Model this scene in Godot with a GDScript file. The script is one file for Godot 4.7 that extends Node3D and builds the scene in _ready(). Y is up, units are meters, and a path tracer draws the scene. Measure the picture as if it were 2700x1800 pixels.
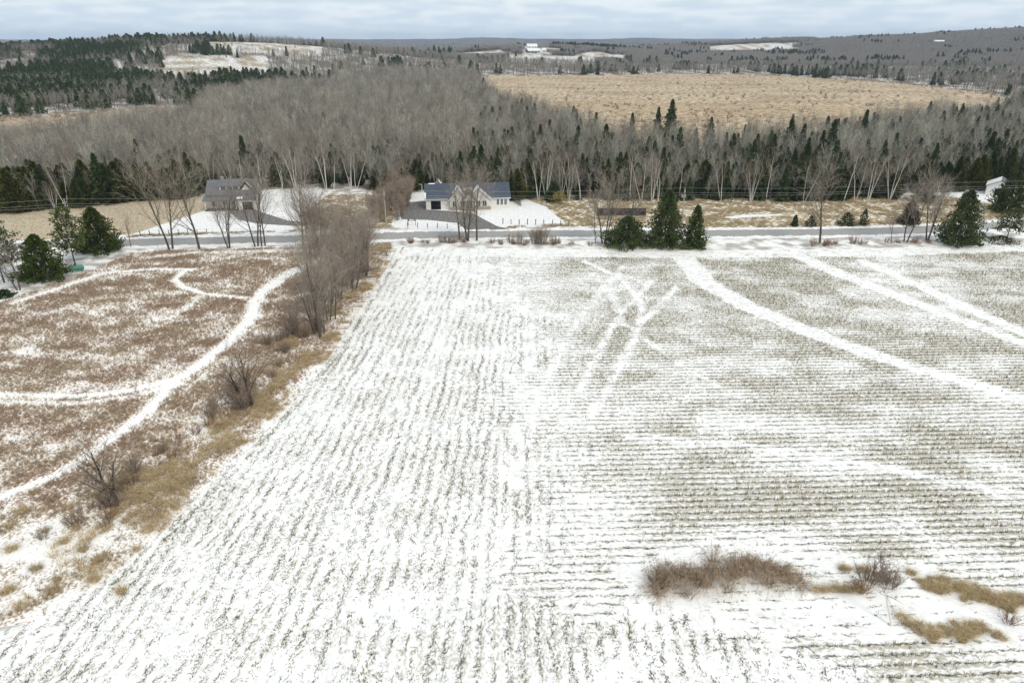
extends Node3D
# A snow-dusted stubble field seen from a drone, with a road, two houses, woods, a marsh and far hills. Metres, y up, camera over the origin.

const EYE := 42.0
var rng := RandomNumberGenerator.new()
var used := {}
var M := {}
var N := {}
var vcol: StandardMaterial3D
var crop_mask := PackedFloat32Array()
var mead_mask := PackedFloat32Array()
const MX := 560
const MZ := 300

# ---------------------------------------------------------------- helpers
func lin(r: float, g: float, b: float) -> Color:
	return Color(r, g, b).linear_to_srgb()

func numbered(called: String) -> String:
	var n: int = used.get(called, 0)
	used[called] = n + 1
	return called if n == 0 else "%s_%03d" % [called, n]

func tag(o: Node, label := "", category := "", group := "", kind := "") -> Node:
	if label: o.set_meta("label", label)
	if category: o.set_meta("category", category)
	if group: o.set_meta("group", group)
	if kind: o.set_meta("kind", kind)
	return o

func thing(called: String, label: String, category: String, at := Vector3.ZERO, turn := 0.0, group := "") -> Node3D:
	var o := Node3D.new()
	o.name = numbered(called)
	add_child(o)
	o.position = at
	o.rotation.y = turn
	tag(o, label, category, group)
	return o

func put(called: String, mesh: Mesh, mat: Material, parent: Node = null) -> MeshInstance3D:
	var o := MeshInstance3D.new()
	o.mesh = mesh
	if mat: o.material_override = mat
	if parent == null:
		o.name = numbered(called)
		add_child(o)
	else:
		o.name = called
		parent.add_child(o, true)
	return o

func noise(seed_: int, freq: float, octaves := 3) -> FastNoiseLite:
	var n := FastNoiseLite.new()
	n.seed = seed_
	n.noise_type = FastNoiseLite.TYPE_SIMPLEX
	n.frequency = freq
	n.fractal_octaves = octaves
	return n

class Mb:
	var v := PackedVector3Array()
	var n := PackedVector3Array()
	var c := PackedColorArray()
	func tri(a: Vector3, b: Vector3, d: Vector3, col: Color) -> void:
		var m := (d - a).cross(b - a)
		m = m.normalized() if m.length_squared() > 1e-12 else Vector3.UP
		v.append(a); v.append(b); v.append(d)
		n.append(m); n.append(m); n.append(m)
		c.append(col); c.append(col); c.append(col)
	func quad(a: Vector3, b: Vector3, d: Vector3, e: Vector3, col: Color) -> void:
		tri(a, b, d, col)
		tri(a, d, e, col)
	func box(lo: Vector3, hi: Vector3, col := Color.WHITE) -> void:
		var p := []
		for k in 8:
			p.append(Vector3(hi.x if k & 1 else lo.x, hi.y if k & 2 else lo.y, hi.z if k & 4 else lo.z))
		quad(p[0], p[2], p[3], p[1], col); quad(p[4], p[5], p[7], p[6], col)
		quad(p[0], p[4], p[6], p[2], col); quad(p[1], p[3], p[7], p[5], col)
		quad(p[2], p[6], p[7], p[3], col); quad(p[0], p[1], p[5], p[4], col)
	func slab(a: Vector3, b: Vector3, d: Vector3, e: Vector3, thick: float, col := Color.WHITE) -> void:
		# a four-cornered plate with thickness downwards
		var t := Vector3(0, -thick, 0)
		quad(a, b, d, e, col); quad(a + t, e + t, d + t, b + t, col)
		quad(a, a + t, b + t, b, col); quad(b, b + t, d + t, d, col)
		quad(d, d + t, e + t, e, col); quad(e, e + t, a + t, a, col)
	func tube(a: Vector3, b: Vector3, r0: float, r1: float, col: Color, sides := 4, col2 = null) -> void:
		var ax := (b - a).normalized()
		var s := ax.cross(Vector3(0.31, 0.17, 0.93)).normalized()
		var u := ax.cross(s)
		for k in sides:
			var t0 := TAU * k / sides
			var t1 := TAU * (k + 1) / sides
			var d0 := s * cos(t0) + u * sin(t0)
			var d1 := s * cos(t1) + u * sin(t1)
			var i0 := v.size()
			v.append(a + d0 * r0); v.append(b + d0 * r1); v.append(b + d1 * r1)
			v.append(a + d0 * r0); v.append(b + d1 * r1); v.append(a + d1 * r0)
			for q in [d0, d0, d1, d0, d1, d1]:
				n.append(q)
				c.append(col)
			if col2 != null:
				c[i0 + 1] = col2; c[i0 + 2] = col2; c[i0 + 4] = col2
	func count() -> int:
		return v.size() / 3
	func mesh() -> ArrayMesh:
		var a := []
		a.resize(Mesh.ARRAY_MAX)
		a[Mesh.ARRAY_VERTEX] = v
		a[Mesh.ARRAY_NORMAL] = n
		a[Mesh.ARRAY_COLOR] = c
		var m := ArrayMesh.new()
		m.add_surface_from_arrays(Mesh.PRIMITIVE_TRIANGLES, a)
		return m

func jit(c: Color, amount: float) -> Color:
	var k := 1.0 + rng.randf_range(-amount, amount)
	var w := rng.randf_range(-amount, amount) * 0.35
	return Color(c.r * k * (1.0 + w), c.g * k, c.b * k * (1.0 - w))

func rdir() -> Vector3:
	var a := rng.randf() * TAU
	var y := rng.randf_range(-1, 1)
	var s := sqrt(1.0 - y * y)
	return Vector3(cos(a) * s, y, sin(a) * s)

func blade(m: Mb, a: Vector3, b: Vector3, w: float, col: Color) -> void:
	var s := (b - a).cross(rdir())
	s = s.normalized() * w * 0.5
	m.tri(a - s, a + s, b, col)

func strip(m: Mb, a: Vector3, b: Vector3, w0: float, w1: float, col: Color) -> void:
	var s := (b - a).cross(rdir()).normalized()
	m.quad(a - s * w0 * 0.5, b - s * w1 * 0.5, b + s * w1 * 0.5, a + s * w0 * 0.5, col)

func xform(at: Vector3, turn: float, scale_: float, stretch := 1.0, lean := 0.0, lean_dir := 0.0) -> Transform3D:
	var b := Basis(Vector3.UP, turn).scaled(Vector3(scale_, scale_ * stretch, scale_))
	if lean != 0.0:
		b = Basis(Vector3(cos(lean_dir), 0, sin(lean_dir)), lean) * b
	return Transform3D(b, at)

func many(called: String, mesh: Mesh, at: Array, colors: PackedColorArray, label: String, category: String) -> void:
	if at.is_empty(): return
	var mm := MultiMesh.new()
	mm.transform_format = MultiMesh.TRANSFORM_3D
	mm.use_colors = colors.size() > 0
	mm.mesh = mesh
	mm.instance_count = at.size()
	for i in at.size():
		mm.set_instance_transform(i, at[i])
		if mm.use_colors: mm.set_instance_color(i, colors[i])
	var o := MultiMeshInstance3D.new()
	o.multimesh = mm
	o.material_override = vcol
	o.name = numbered(called)
	add_child(o)
	tag(o, label, category, "", "stuff")

# ---------------------------------------------------------------- land
func bump(x: float, z: float, cx: float, cz: float, h: float, across: float, along: float) -> float:
	# a hill whose long side lies square to the line from the origin
	var d := Vector2(cx, cz).normalized()
	var q := Vector2(x - cx, z - cz)
	var r := q.dot(d) / along
	var t := (q.x * d.y - q.y * d.x) / across
	return h * exp(-0.5 * (r * r + t * t))

var HILLS := []
func ty(x: float, z: float) -> float:
	var r := sqrt(x * x + z * z)
	if r < 480.0: return 0.0
	var h := 0.0
	for k in HILLS:
		h += bump(x, z, k[0].x, k[0].y, k[1], k[2], k[3])
	h += maxf(0.0, N.roll.get_noise_2d(x, z)) * 7.0 * smoothstep(1300.0, 2600.0, r)
	h += smoothstep(3500.0, 7000.0, r) * (36.0 + 26.0 * N.ridge.get_noise_2d(x, z))
	return h * smoothstep(480.0, 640.0, r)

func col_of(x: float, z: float) -> float:
	# the heading of a point, as a column number of a 2700 wide panorama (0 far left, 2700 far right)
	return 1350.0 + 1801.0 * 1.092 * x / maxf(-z, 1.0)

func lerp_table(t: Array, x: float) -> float:
	if x <= t[0][0]: return t[0][1]
	for i in range(1, t.size()):
		if x <= t[i][0]:
			return lerpf(t[i - 1][1], t[i][1], (x - t[i - 1][0]) / (t[i][0] - t[i - 1][0]))
	return t[-1][1]

# distances by heading: where the near wood begins and ends, where the marsh ends
var FRONT := []
var BACK := [[-400, 370], [0, 370], [200, 385], [400, 420], [480, 420], [540, 600], [700, 640], [850, 700], [950, 790], [1250, 850], [1285, 640], [1320, 520], [1450, 425], [1600, 335], [1750, 310], [1950, 312], [2100, 325], [2250, 365], [2400, 430], [2640, 560], [2700, 640], [2750, 900], [3200, 900]]
var MARSH := [[-400, 520], [0, 527], [200, 542], [400, 560], [480, 500], [540, 600], [700, 640], [850, 700], [950, 790], [1250, 850], [1300, 880], [1500, 925], [1800, 1055], [2000, 1060], [2200, 977], [2400, 897], [2640, 765], [2700, 720], [2750, 900], [3200, 900]]
var OPEN := []   # far fields without trees: [left column, right column, near, far, kind]

func open_field(px: float, r: float) -> int:
	for i in OPEN.size():
		var f: Array = OPEN[i]
		var w: float = N.edge.get_noise_2d(px * 0.6, r * 0.6) * 18.0
		if px > f[0] + w * 0.5 and px < f[1] + w * 0.5 and r > f[2] + w and r < f[3] + w: return i
	return -1

# ---------------------------------------------------------------- sky, light, camera
func make_sky() -> PanoramaSkyMaterial:
	var w := 2048
	var h := 1024
	var a := noise(5, 1.0, 5)
	var b := noise(9, 1.0, 4)
	var data := PackedByteArray()
	data.resize(w * h * 3)
	for j in h:
		var el := PI * (0.5 - (j + 0.5) / h)
		var s := maxf(0.05, sin(el) + 0.04)
		for i in w:
			var k := (j * w + i) * 3
			var az := TAU * (i + 0.5) / w
			var q := 0.0
			var q2 := 0.0
			if el > 0.0:
				# a flat cloud deck about one unit overhead
				var rad := cos(el) / s
				var x := cos(az) * rad
				var z := sin(az) * rad
				q = a.get_noise_2d(x * 0.55, z * 0.55)
				q2 = b.get_noise_2d(x * 1.3 + 7.0, z * 1.3)
			var t := clampf(0.5 + q * 1.15 + q2 * 0.35, 0.0, 1.0)
			t = t * t * (3.0 - 2.0 * t)
			var c := Color(0.79, 0.845, 0.89).lerp(Color(0.93, 0.95, 0.96), t)
			c = c.lerp(Color(0.86, 0.925, 0.98), 0.75 * exp(-maxf(el, 0.0) * 22.0))
			data[k] = int(c.r * 255.0)
			data[k + 1] = int(c.g * 255.0)
			data[k + 2] = int(c.b * 255.0)
	var im := Image.create_from_data(w, h, false, Image.FORMAT_RGB8, data)
	var m := PanoramaSkyMaterial.new()
	m.panorama = ImageTexture.create_from_image(im)
	return m

func _ready() -> void:
	rng.seed = 20240117
	var cam := Camera3D.new()
	cam.name = "camera"
	cam.fov = 53.1
	cam.far = 20000.0
	cam.near = 0.5
	add_child(cam)
	cam.position = Vector3(0, EYE, 0)
	cam.rotation_degrees = Vector3(-23.7, 0, 0)
	cam.current = true

	var we := WorldEnvironment.new()
	we.name = "world"
	var env := Environment.new()
	env.background_mode = Environment.BG_SKY
	var sky := Sky.new()
	sky.sky_material = make_sky()
	env.sky = sky
	env.background_energy_multiplier = 1.0
	env.tonemap_mode = Environment.TONE_MAPPER_LINEAR
	env.tonemap_exposure = 1.12
	env.fog_enabled = true
	env.fog_density = 0.00009
	env.fog_light_color = Color(0.80, 0.89, 1.0)
	env.sdfgi_enabled = true
	env.ssao_enabled = true
	env.ssil_enabled = true
	we.environment = env
	add_child(we)

	var sun := DirectionalLight3D.new()
	sun.name = "sun"
	sun.light_energy = 0.5
	sun.light_angular_distance = 14.0
	sun.light_color = Color(1.0, 0.95, 0.86)
	sun.shadow_enabled = true
	sun.rotation_degrees = Vector3(-48, 35, 0)
	add_child(sun)

	materials()
	terrain_setup()
	build_land()
	print("land ", Time.get_ticks_msec())
	build_fields()
	print("fields ", Time.get_ticks_msec())
	build_road()
	build_houses()
	build_far_farm()
	print("houses ", Time.get_ticks_msec())
	build_woods()
	print("woods ", Time.get_ticks_msec())
	build_roadside()
	print("roadside ", Time.get_ticks_msec())
	build_stubble()
	build_meadow_plants()
	print("plants ", Time.get_ticks_msec())
	build_small_things()
	print("done ", Time.get_ticks_msec())

# ---------------------------------------------------------------- materials
func ramp(colors: Array, offsets: Array) -> Gradient:
	var g := Gradient.new()
	g.offsets = PackedFloat32Array(offsets)
	g.colors = PackedColorArray(colors)
	return g

func noise_tex(seed_: int, freq: float, octaves: int, g: Gradient, size := 512) -> NoiseTexture2D:
	var t := NoiseTexture2D.new()
	t.width = size
	t.height = size
	t.seamless = true
	t.noise = noise(seed_, freq, octaves)
	t.color_ramp = g
	return t

func mat(col: Color, rough := 0.85, tex: Texture2D = null, tile := 1.0) -> StandardMaterial3D:
	var m := StandardMaterial3D.new()
	m.albedo_color = col
	m.roughness = rough
	m.metallic_specular = 0.3
	if tex:
		m.albedo_texture = tex
		m.uv1_triplanar = true
		m.uv1_world_triplanar = true
		m.uv1_scale = Vector3.ONE / tile
	return m

func materials() -> void:
	vcol = StandardMaterial3D.new()
	vcol.vertex_color_use_as_albedo = true
	vcol.roughness = 0.9
	vcol.metallic_specular = 0.2
	M.land = StandardMaterial3D.new()
	M.land.vertex_color_use_as_albedo = true
	M.land.roughness = 0.95
	M.land.metallic_specular = 0.1
	M.land.albedo_texture = noise_tex(3, 0.02, 5, ramp([Color(0.72, 0.7, 0.68), Color(1, 1, 1)], [0.25, 0.7]))
	M.land.uv1_triplanar = true
	M.land.uv1_world_triplanar = true
	M.land.uv1_scale = Vector3.ONE / 60.0
	M.snow = mat(lin(0.88, 0.88, 0.875), 0.8, noise_tex(21, 0.02, 5, ramp([Color(0.9, 0.9, 0.91), Color(1, 1, 1)], [0.3, 0.6])), 9.0)
	M.grass = mat(Color(1, 1, 1), 0.95, noise_tex(22, 0.018, 6, ramp([lin(0.33, 0.26, 0.16), lin(0.46, 0.37, 0.24), lin(0.52, 0.45, 0.34), lin(0.82, 0.82, 0.81)], [0.2, 0.42, 0.6, 0.7])), 19.0)
	M.cut = mat(Color(1, 1, 1), 0.95, noise_tex(25, 0.06, 5, ramp([lin(0.42, 0.34, 0.23), lin(0.48, 0.40, 0.29), lin(0.52, 0.45, 0.35), lin(0.80, 0.80, 0.80)], [0.15, 0.5, 0.72, 0.86])), 30.0)
	M.road = mat(Color(1, 1, 1), 0.9, noise_tex(23, 0.03, 5, ramp([lin(0.29, 0.285, 0.28), lin(0.39, 0.385, 0.375)], [0.3, 0.7])), 8.0)
	M.drive = mat(Color(1, 1, 1), 0.9, noise_tex(24, 0.05, 5, ramp([lin(0.13, 0.12, 0.12), lin(0.20, 0.19, 0.19), lin(0.75, 0.76, 0.78)], [0.2, 0.75, 0.97])), 22.0)
	M.wall = mat(lin(0.80, 0.795, 0.77), 0.8, noise_tex(26, 0.05, 3, ramp([Color(0.93, 0.93, 0.93), Color(1, 1, 1)], [0.3, 0.7])), 3.0)
	M.cream = mat(lin(0.76, 0.73, 0.66), 0.8, M.wall.albedo_texture, 3.0)
	M.stone = mat(Color(1, 1, 1), 0.9, noise_tex(27, 0.06, 4, ramp([lin(0.22, 0.19, 0.15), lin(0.46, 0.42, 0.34)], [0.3, 0.7])), 2.5)
	M.navy = mat(Color(1, 1, 1), 0.85, noise_tex(28, 0.09, 4, ramp([lin(0.018, 0.025, 0.042), lin(0.07, 0.085, 0.12), lin(0.20, 0.23, 0.28)], [0.25, 0.55, 0.8])), 6.0)
	M.slate = mat(Color(1, 1, 1), 0.85, noise_tex(29, 0.09, 4, ramp([lin(0.10, 0.105, 0.12), lin(0.19, 0.20, 0.22)], [0.3, 0.7])), 5.0)
	M.trim = mat(lin(0.78, 0.78, 0.77), 0.6)
	M.dark = mat(lin(0.012, 0.014, 0.02), 0.35)
	M.glass = mat(lin(0.05, 0.07, 0.085), 0.12)
	M.greywood = mat(lin(0.22, 0.20, 0.18), 0.9, M.stone.albedo_texture, 2.0)
	M.pole = mat(lin(0.40, 0.37, 0.33), 0.9, M.wall.albedo_texture, 2.0)
	M.wire = mat(lin(0.5, 0.5, 0.49), 0.6)
	M.tank = mat(lin(0.10, 0.33, 0.27), 0.45, noise_tex(31, 0.03, 4, ramp([Color(0.8, 0.82, 0.8), Color(1, 1, 1)], [0.3, 0.7])), 2.0)
	M.steel = mat(lin(0.12, 0.12, 0.12), 0.6)
	M.green = mat(lin(0.03, 0.17, 0.13), 0.6)
	M.blue = mat(lin(0.05, 0.09, 0.2), 0.5)

func terrain_setup() -> void:
	N.roll = noise(41, 0.0011, 3)
	N.ridge = noise(42, 0.00035, 4)
	N.edge = noise(43, 0.012, 3)
	N.patch = noise(44, 0.035, 4)
	N.fine = noise(45, 0.4, 2)
	N.clump = noise(46, 0.012, 3)
	N.mid = noise(47, 0.12, 3)
	HILLS = [
		[Vector2(-421.95, -1048.26), 22.0, 210.0, 190.0], [Vector2(-714.04, -1086.35), 19.0, 260.0, 240.0], [Vector2(-303.66, -1191.93), 14.0, 200.0, 220.0],
		[Vector2(61.31, -1718.91), 27.0, 200.0, 190.0], [Vector2(697.56, -2139.14), 22.0, 260.0, 260.0], [Vector2(1611.43, -2040.41), 66.0, 420.0, 560.0],
		[Vector2(1579.62, -2897.38), 26.0, 480.0, 500.0], [Vector2(438.91, -2461.17), 8.0, 400.0, 400.0]]
	OPEN = [[415, 700, 790, 965, 0], [550, 850, 990, 1150, 0], [1330, 1560, 1330, 1520, 1], [1395, 1475, 1560, 1720, 1], [1190, 1330, 1480, 1660, 1],
		[1530, 1660, 1430, 1600, 0], [1860, 2110, 1850, 2200, 1], [2140, 2240, 2200, 2450, 0], [1840, 1920, 1330, 1400, 1], [1255, 1345, 1340, 1400, 1], [2440, 2510, 2000, 2080, 1], [1640, 1720, 2900, 3100, 1], [2000, 2080, 2750, 2900, 1]]
	for p in [Vector2(-168.78, -171.26), Vector2(-152.70, -175.34), Vector2(-137.43, -181.79), Vector2(-123.33, -185.41), Vector2(-111.77, -197.09), Vector2(-97.19, -201.29), Vector2(-90.46, -206.78), Vector2(-76.33, -212.55), Vector2(-59.02, -213.73), Vector2(-45.80, -212.55), Vector2(-39.58, -204.00), Vector2(-31.33, -205.66), Vector2(-29.36, -212.55), Vector2(-2.20, -198.13), Vector2(16.36, -196.07), Vector2(49.08, -196.07), Vector2(81.41, -195.05), Vector2(106.88, -196.07), Vector2(123.31, -212.55), Vector2(140.62, -226.33), Vector2(169.38, -228.34), Vector2(196.08, -230.38), Vector2(234.03, -230.38)]:
		FRONT.append([col_of(p.x, p.y), p.length()])

func land_color(x: float, z: float) -> Color:
	var r := sqrt(x * x + z * z)
	var px := col_of(x, z)
	if z > -10.0: px = -9999.0 if x < 0 else 9999.0
	var pn: float = N.patch.get_noise_2d(x, z)
	var snow := Color(0.86, 0.86, 0.855)
	var litter := Color(0.20, 0.165, 0.125)
	if r < lerp_table(FRONT, px):
		return snow
	if r < lerp_table(BACK, px):
		return litter.lerp(snow, smoothstep(-0.1, 0.5, pn + 0.05) * 0.7)
	if r < lerp_table(MARSH, px):
		var tan_ := Color(0.64, 0.53, 0.39)
		tan_ = tan_.lerp(Color(0.36, 0.26, 0.18), clampf(0.2 + N.clump.get_noise_2d(x * 0.7, z * 1.6) * 1.3, 0.0, 1.0) * 0.55)
		return tan_
	var k := open_field(px, r)
	if k >= 0:
		var w: float = N.clump.get_noise_2d(x * 2.0, z * 2.0)
		var base := Color(0.47, 0.39, 0.27)
		if OPEN[k][4] == 1: return base.lerp(snow, smoothstep(-0.45, -0.05, w))
		return base.lerp(snow, smoothstep(-0.4, 0.1, w))
	return Color(0.26, 0.225, 0.185).lerp(snow, smoothstep(-0.25, 0.35, pn) * 0.75)

func build_land() -> void:
	var rs := [0.0]
	var r := 12.0
	while r < 10500.0:
		rs.append(r)
		r *= 1.024
	var az := []
	var a := -180.0
	while a < 180.01:
		az.append(deg_to_rad(a))
		a += 0.35 if absf(a + 0.1) < 42.0 else 3.0
	var nv := az.size()
	var v := PackedVector3Array()
	var c := PackedColorArray()
	for q in rs:
		for t in az:
			var x: float = q * sin(t)
			var z: float = -q * cos(t)
			v.append(Vector3(x, ty(x, z), z))
			c.append(land_color(x, z))
	var idx := PackedInt32Array()
	for i in rs.size() - 1:
		for j in nv - 1:
			var k := i * nv + j
			if i > 0: idx.append_array([k, k + nv, k + 1])
			idx.append_array([k + 1, k + nv, k + nv + 1])
	var st := SurfaceTool.new()
	var arr := []
	arr.resize(Mesh.ARRAY_MAX)
	arr[Mesh.ARRAY_VERTEX] = v
	arr[Mesh.ARRAY_COLOR] = c
	arr[Mesh.ARRAY_INDEX] = idx
	var m := ArrayMesh.new()
	m.add_surface_from_arrays(Mesh.PRIMITIVE_TRIANGLES, arr)
	st.create_from(m, 0)
	st.generate_normals()
	tag(put("ground", st.commit(), M.land), "snow dusted ground running out to the far hills", "ground", "", "structure")

func sheet(called: String, poly: Array, y: float, m: Material, label: String, category: String, uv_lo := Vector2.ZERO, uv_size := Vector2.ONE) -> MeshInstance3D:
	var pts := PackedVector2Array(poly)
	var idx := Geometry2D.triangulate_polygon(pts)
	var v := PackedVector3Array()
	var n := PackedVector3Array()
	var uv := PackedVector2Array()
	for k in range(0, idx.size(), 3):
		var t := [pts[idx[k]], pts[idx[k + 1]], pts[idx[k + 2]]]
		if (t[1] - t[0]).cross(t[2] - t[0]) < 0: t.reverse()
		for p in t:
			v.append(Vector3(p.x, y, p.y))
			n.append(Vector3.UP)
			uv.append((p - uv_lo) / uv_size)
	var a := []
	a.resize(Mesh.ARRAY_MAX)
	a[Mesh.ARRAY_VERTEX] = v
	a[Mesh.ARRAY_NORMAL] = n
	a[Mesh.ARRAY_TEX_UV] = uv
	var me := ArrayMesh.new()
	me.add_surface_from_arrays(Mesh.PRIMITIVE_TRIANGLES, a)
	var o := put(called, me, m)
	tag(o, label, category, "", "structure")
	return o

# ---------------------------------------------------------------- fields
var CROP := [Vector2(-37.76, -40.51), Vector2(-35.99, -43.12), Vector2(-33.64, -46.44), Vector2(-32.17, -54.29), Vector2(-30.14, -63.91), Vector2(-27.99, -76.47), Vector2(-26.51, -90.18), Vector2(-25.90, -112.20), Vector2(-25.28, -136.95), Vector2(-25.36, -147.84), Vector2(12.59, -146.62), Vector2(45.82, -145.42), Vector2(75.53, -146.62), Vector2(129.67, -151.60), Vector2(106.27, -112.20), Vector2(77.14, -68.26), Vector2(49.95, -31.95), Vector2(0.00, -26.89), Vector2(-44.93, -26.89), Vector2(-50.19, -34.93)]
var MEAD := [Vector2(-47.58, -38.28), Vector2(-37.76, -40.51), Vector2(-35.99, -43.12), Vector2(-33.64, -46.44), Vector2(-32.17, -54.29), Vector2(-30.14, -63.91), Vector2(-27.99, -76.47), Vector2(-26.51, -90.18), Vector2(-25.90, -112.20), Vector2(-25.28, -136.95), Vector2(-27.66, -151.60), Vector2(-46.50, -147.84), Vector2(-74.98, -145.42), Vector2(-82.94, -143.07), Vector2(-84.61, -128.84), Vector2(-89.64, -114.12), Vector2(-91.67, -101.76), Vector2(-81.55, -68.26)]

func stamp(mask: PackedFloat32Array, pts: Array, w0: float, w1: float, val := 1.0) -> void:
	var total := pts.size() - 1
	for i in total:
		var a: Vector2 = pts[i]
		var b: Vector2 = pts[i + 1]
		var steps := int(ceil(a.distance_to(b) / 0.3))
		for s in steps:
			var p := a.lerp(b, s / float(steps))
			var w := lerpf(w0, w1, (i + s / float(steps)) / total) * 0.5
			var rr := int(ceil((w + 0.8) / 0.5))
			var ci := int((p.x + 140.0) / 0.5)
			var cj := int((p.y + 165.0) / 0.5)
			for j in range(maxi(0, cj - rr), mini(MZ, cj + rr + 1)):
				for q in range(maxi(0, ci - rr), mini(MX, ci + rr + 1)):
					var d := Vector2(q * 0.5 - 140.0, j * 0.5 - 165.0).distance_to(p)
					var k := clampf((w + 0.5 - d) / 0.9, 0.0, 1.0) * val
					if k > mask[j * MX + q]: mask[j * MX + q] = k

func look(mask: PackedFloat32Array, x: float, z: float) -> float:
	var fx := (x + 140.0) * 2.0
	var fz := (z + 165.0) * 2.0
	var i := int(fx)
	var j := int(fz)
	if i < 0 or j < 0 or i >= MX - 1 or j >= MZ - 1: return 0.0
	fx -= i
	fz -= j
	var k := j * MX + i
	return lerpf(lerpf(mask[k], mask[k + 1], fx), lerpf(mask[k + MX], mask[k + MX + 1], fx), fz)

func crop_side(x: float, z: float) -> float:
	# 0 where the rows run away from the camera along the left edge, 1 where they run across
	var edge: float = lerpf(4.5, -3.0, clampf((-z - 45.0) / 100.0, 0.0, 1.0)) + N.patch.get_noise_2d(x, z) * 9.0
	if z > -44.0: edge += (z + 44.0) * 2.2
	return smoothstep(edge - 8.0, edge + 7.0, x)

func crop_density(x: float, z: float) -> float:
	var s := crop_side(x, z)
	var n: float = N.patch.get_noise_2d(x * 0.8, z * 1.5)
	var n2: float = N.mid.get_noise_2d(x * 0.6, z)
	var across := clampf(0.80 + n * 0.42 + n2 * 0.42 - 0.22 * smoothstep(135.0, 150.0, -z), 0.0, 1.0)
	across *= lerpf(0.55, 1.0, smoothstep(4.0, 16.0, x))
	var away := clampf(0.60 + n * 0.2 + n2 * 0.35 - 0.22 * smoothstep(85.0, 130.0, -z), 0.05, 1.0)
	var d := lerpf(away, across, s)
	return d * (1.0 - 0.93 * smoothstep(0.15, 0.85, look(crop_mask, x, z) + N.mid.get_noise_2d(x * 2.0, z * 2.0) * 0.35))

func field_tex(w: int, h: int, lo: Vector2, size: Vector2, which: int) -> ImageTexture:
	var data := PackedByteArray()
	data.resize(w * h * 3)
	var g1 := noise(61 + which, 1.0, 2)
	var g2 := noise(71 + which, 0.28, 3)
	var snow := Vector3(243, 243, 242)
	for j in h:
		var z := lo.y + size.y * (j + 0.5) / h
		var d0 := 0.0
		var side := 0.0
		var d1 := 0.0
		for i in w:
			var x := lo.x + size.x * (i + 0.5) / w
			if i % 8 == 0:
				if which == 0:
					d0 = crop_density(x, z)
					side = crop_side(x, z)
				else:
					d0 = meadow_cover(x, z)
					d1 = N.patch.get_noise_2d(x * 1.7 + 90.0, z * 2.2)
			var f: float = g1.get_noise_2d(x * 2.2, z * 2.2) if which == 1 else g1.get_noise_2d(x * 1.1, z * 3.2) if side > 0.5 else g1.get_noise_2d(x * 3.2, z * 1.4)
			var e: float = g2.get_noise_2d(x, z)
			var c := snow
			if which == 0:
				var wave := lerpf(cos((x + z * 0.03 + e * 0.2) * TAU / 1.15), cos((z + x * 0.035 + e * 0.12) * TAU / 0.95), side)
				var k := clampf((maxf(wave, -0.2) * lerpf(0.42, 0.62, side) + f * 0.8 + d0 * 1.5 - 1.3) * 1.7, 0.0, 1.0) * lerpf(0.34, 0.44, side)
				c = (snow - Vector3.ONE * maxf(0.0, e * 14.0 + f * 16.0)).lerp(Vector3(138, 124, 96) if f > -0.1 else Vector3(112, 98, 84), k)
			else:
				var k := clampf((f * 1.5 + e * 0.45 + d0 * 1.7 - 0.85) * 1.1, 0.0, 1.0) * 0.88
				var brown := Vector3(178, 156, 128).lerp(Vector3(160, 128, 104), clampf(0.5 + d1 * 1.6, 0.0, 1.0))
				c = snow.lerp(brown, k)
			var q := (j * w + i) * 3
			data[q] = int(c.x)
			data[q + 1] = int(c.y)
			data[q + 2] = int(c.z)
	return ImageTexture.create_from_image(Image.create_from_data(w, h, false, Image.FORMAT_RGB8, data))

func meadow_cover(x: float, z: float) -> float:
	var n: float = N.patch.get_noise_2d(x * 1.1 + 50.0, z * 1.6)
	var n2: float = N.mid.get_noise_2d(x, z * 1.3)
	var d: float = 0.76 + n * 0.32 + n2 * 0.4
	var corner := smoothstep(-62.0, -50.0, z) * smoothstep(-30.0, -40.0, x + (z + 50.0) * 0.3)
	d -= corner * 0.32
	return clampf(d, 0.0, 1.0) * (1.0 - look(mead_mask, x, z))

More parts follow.
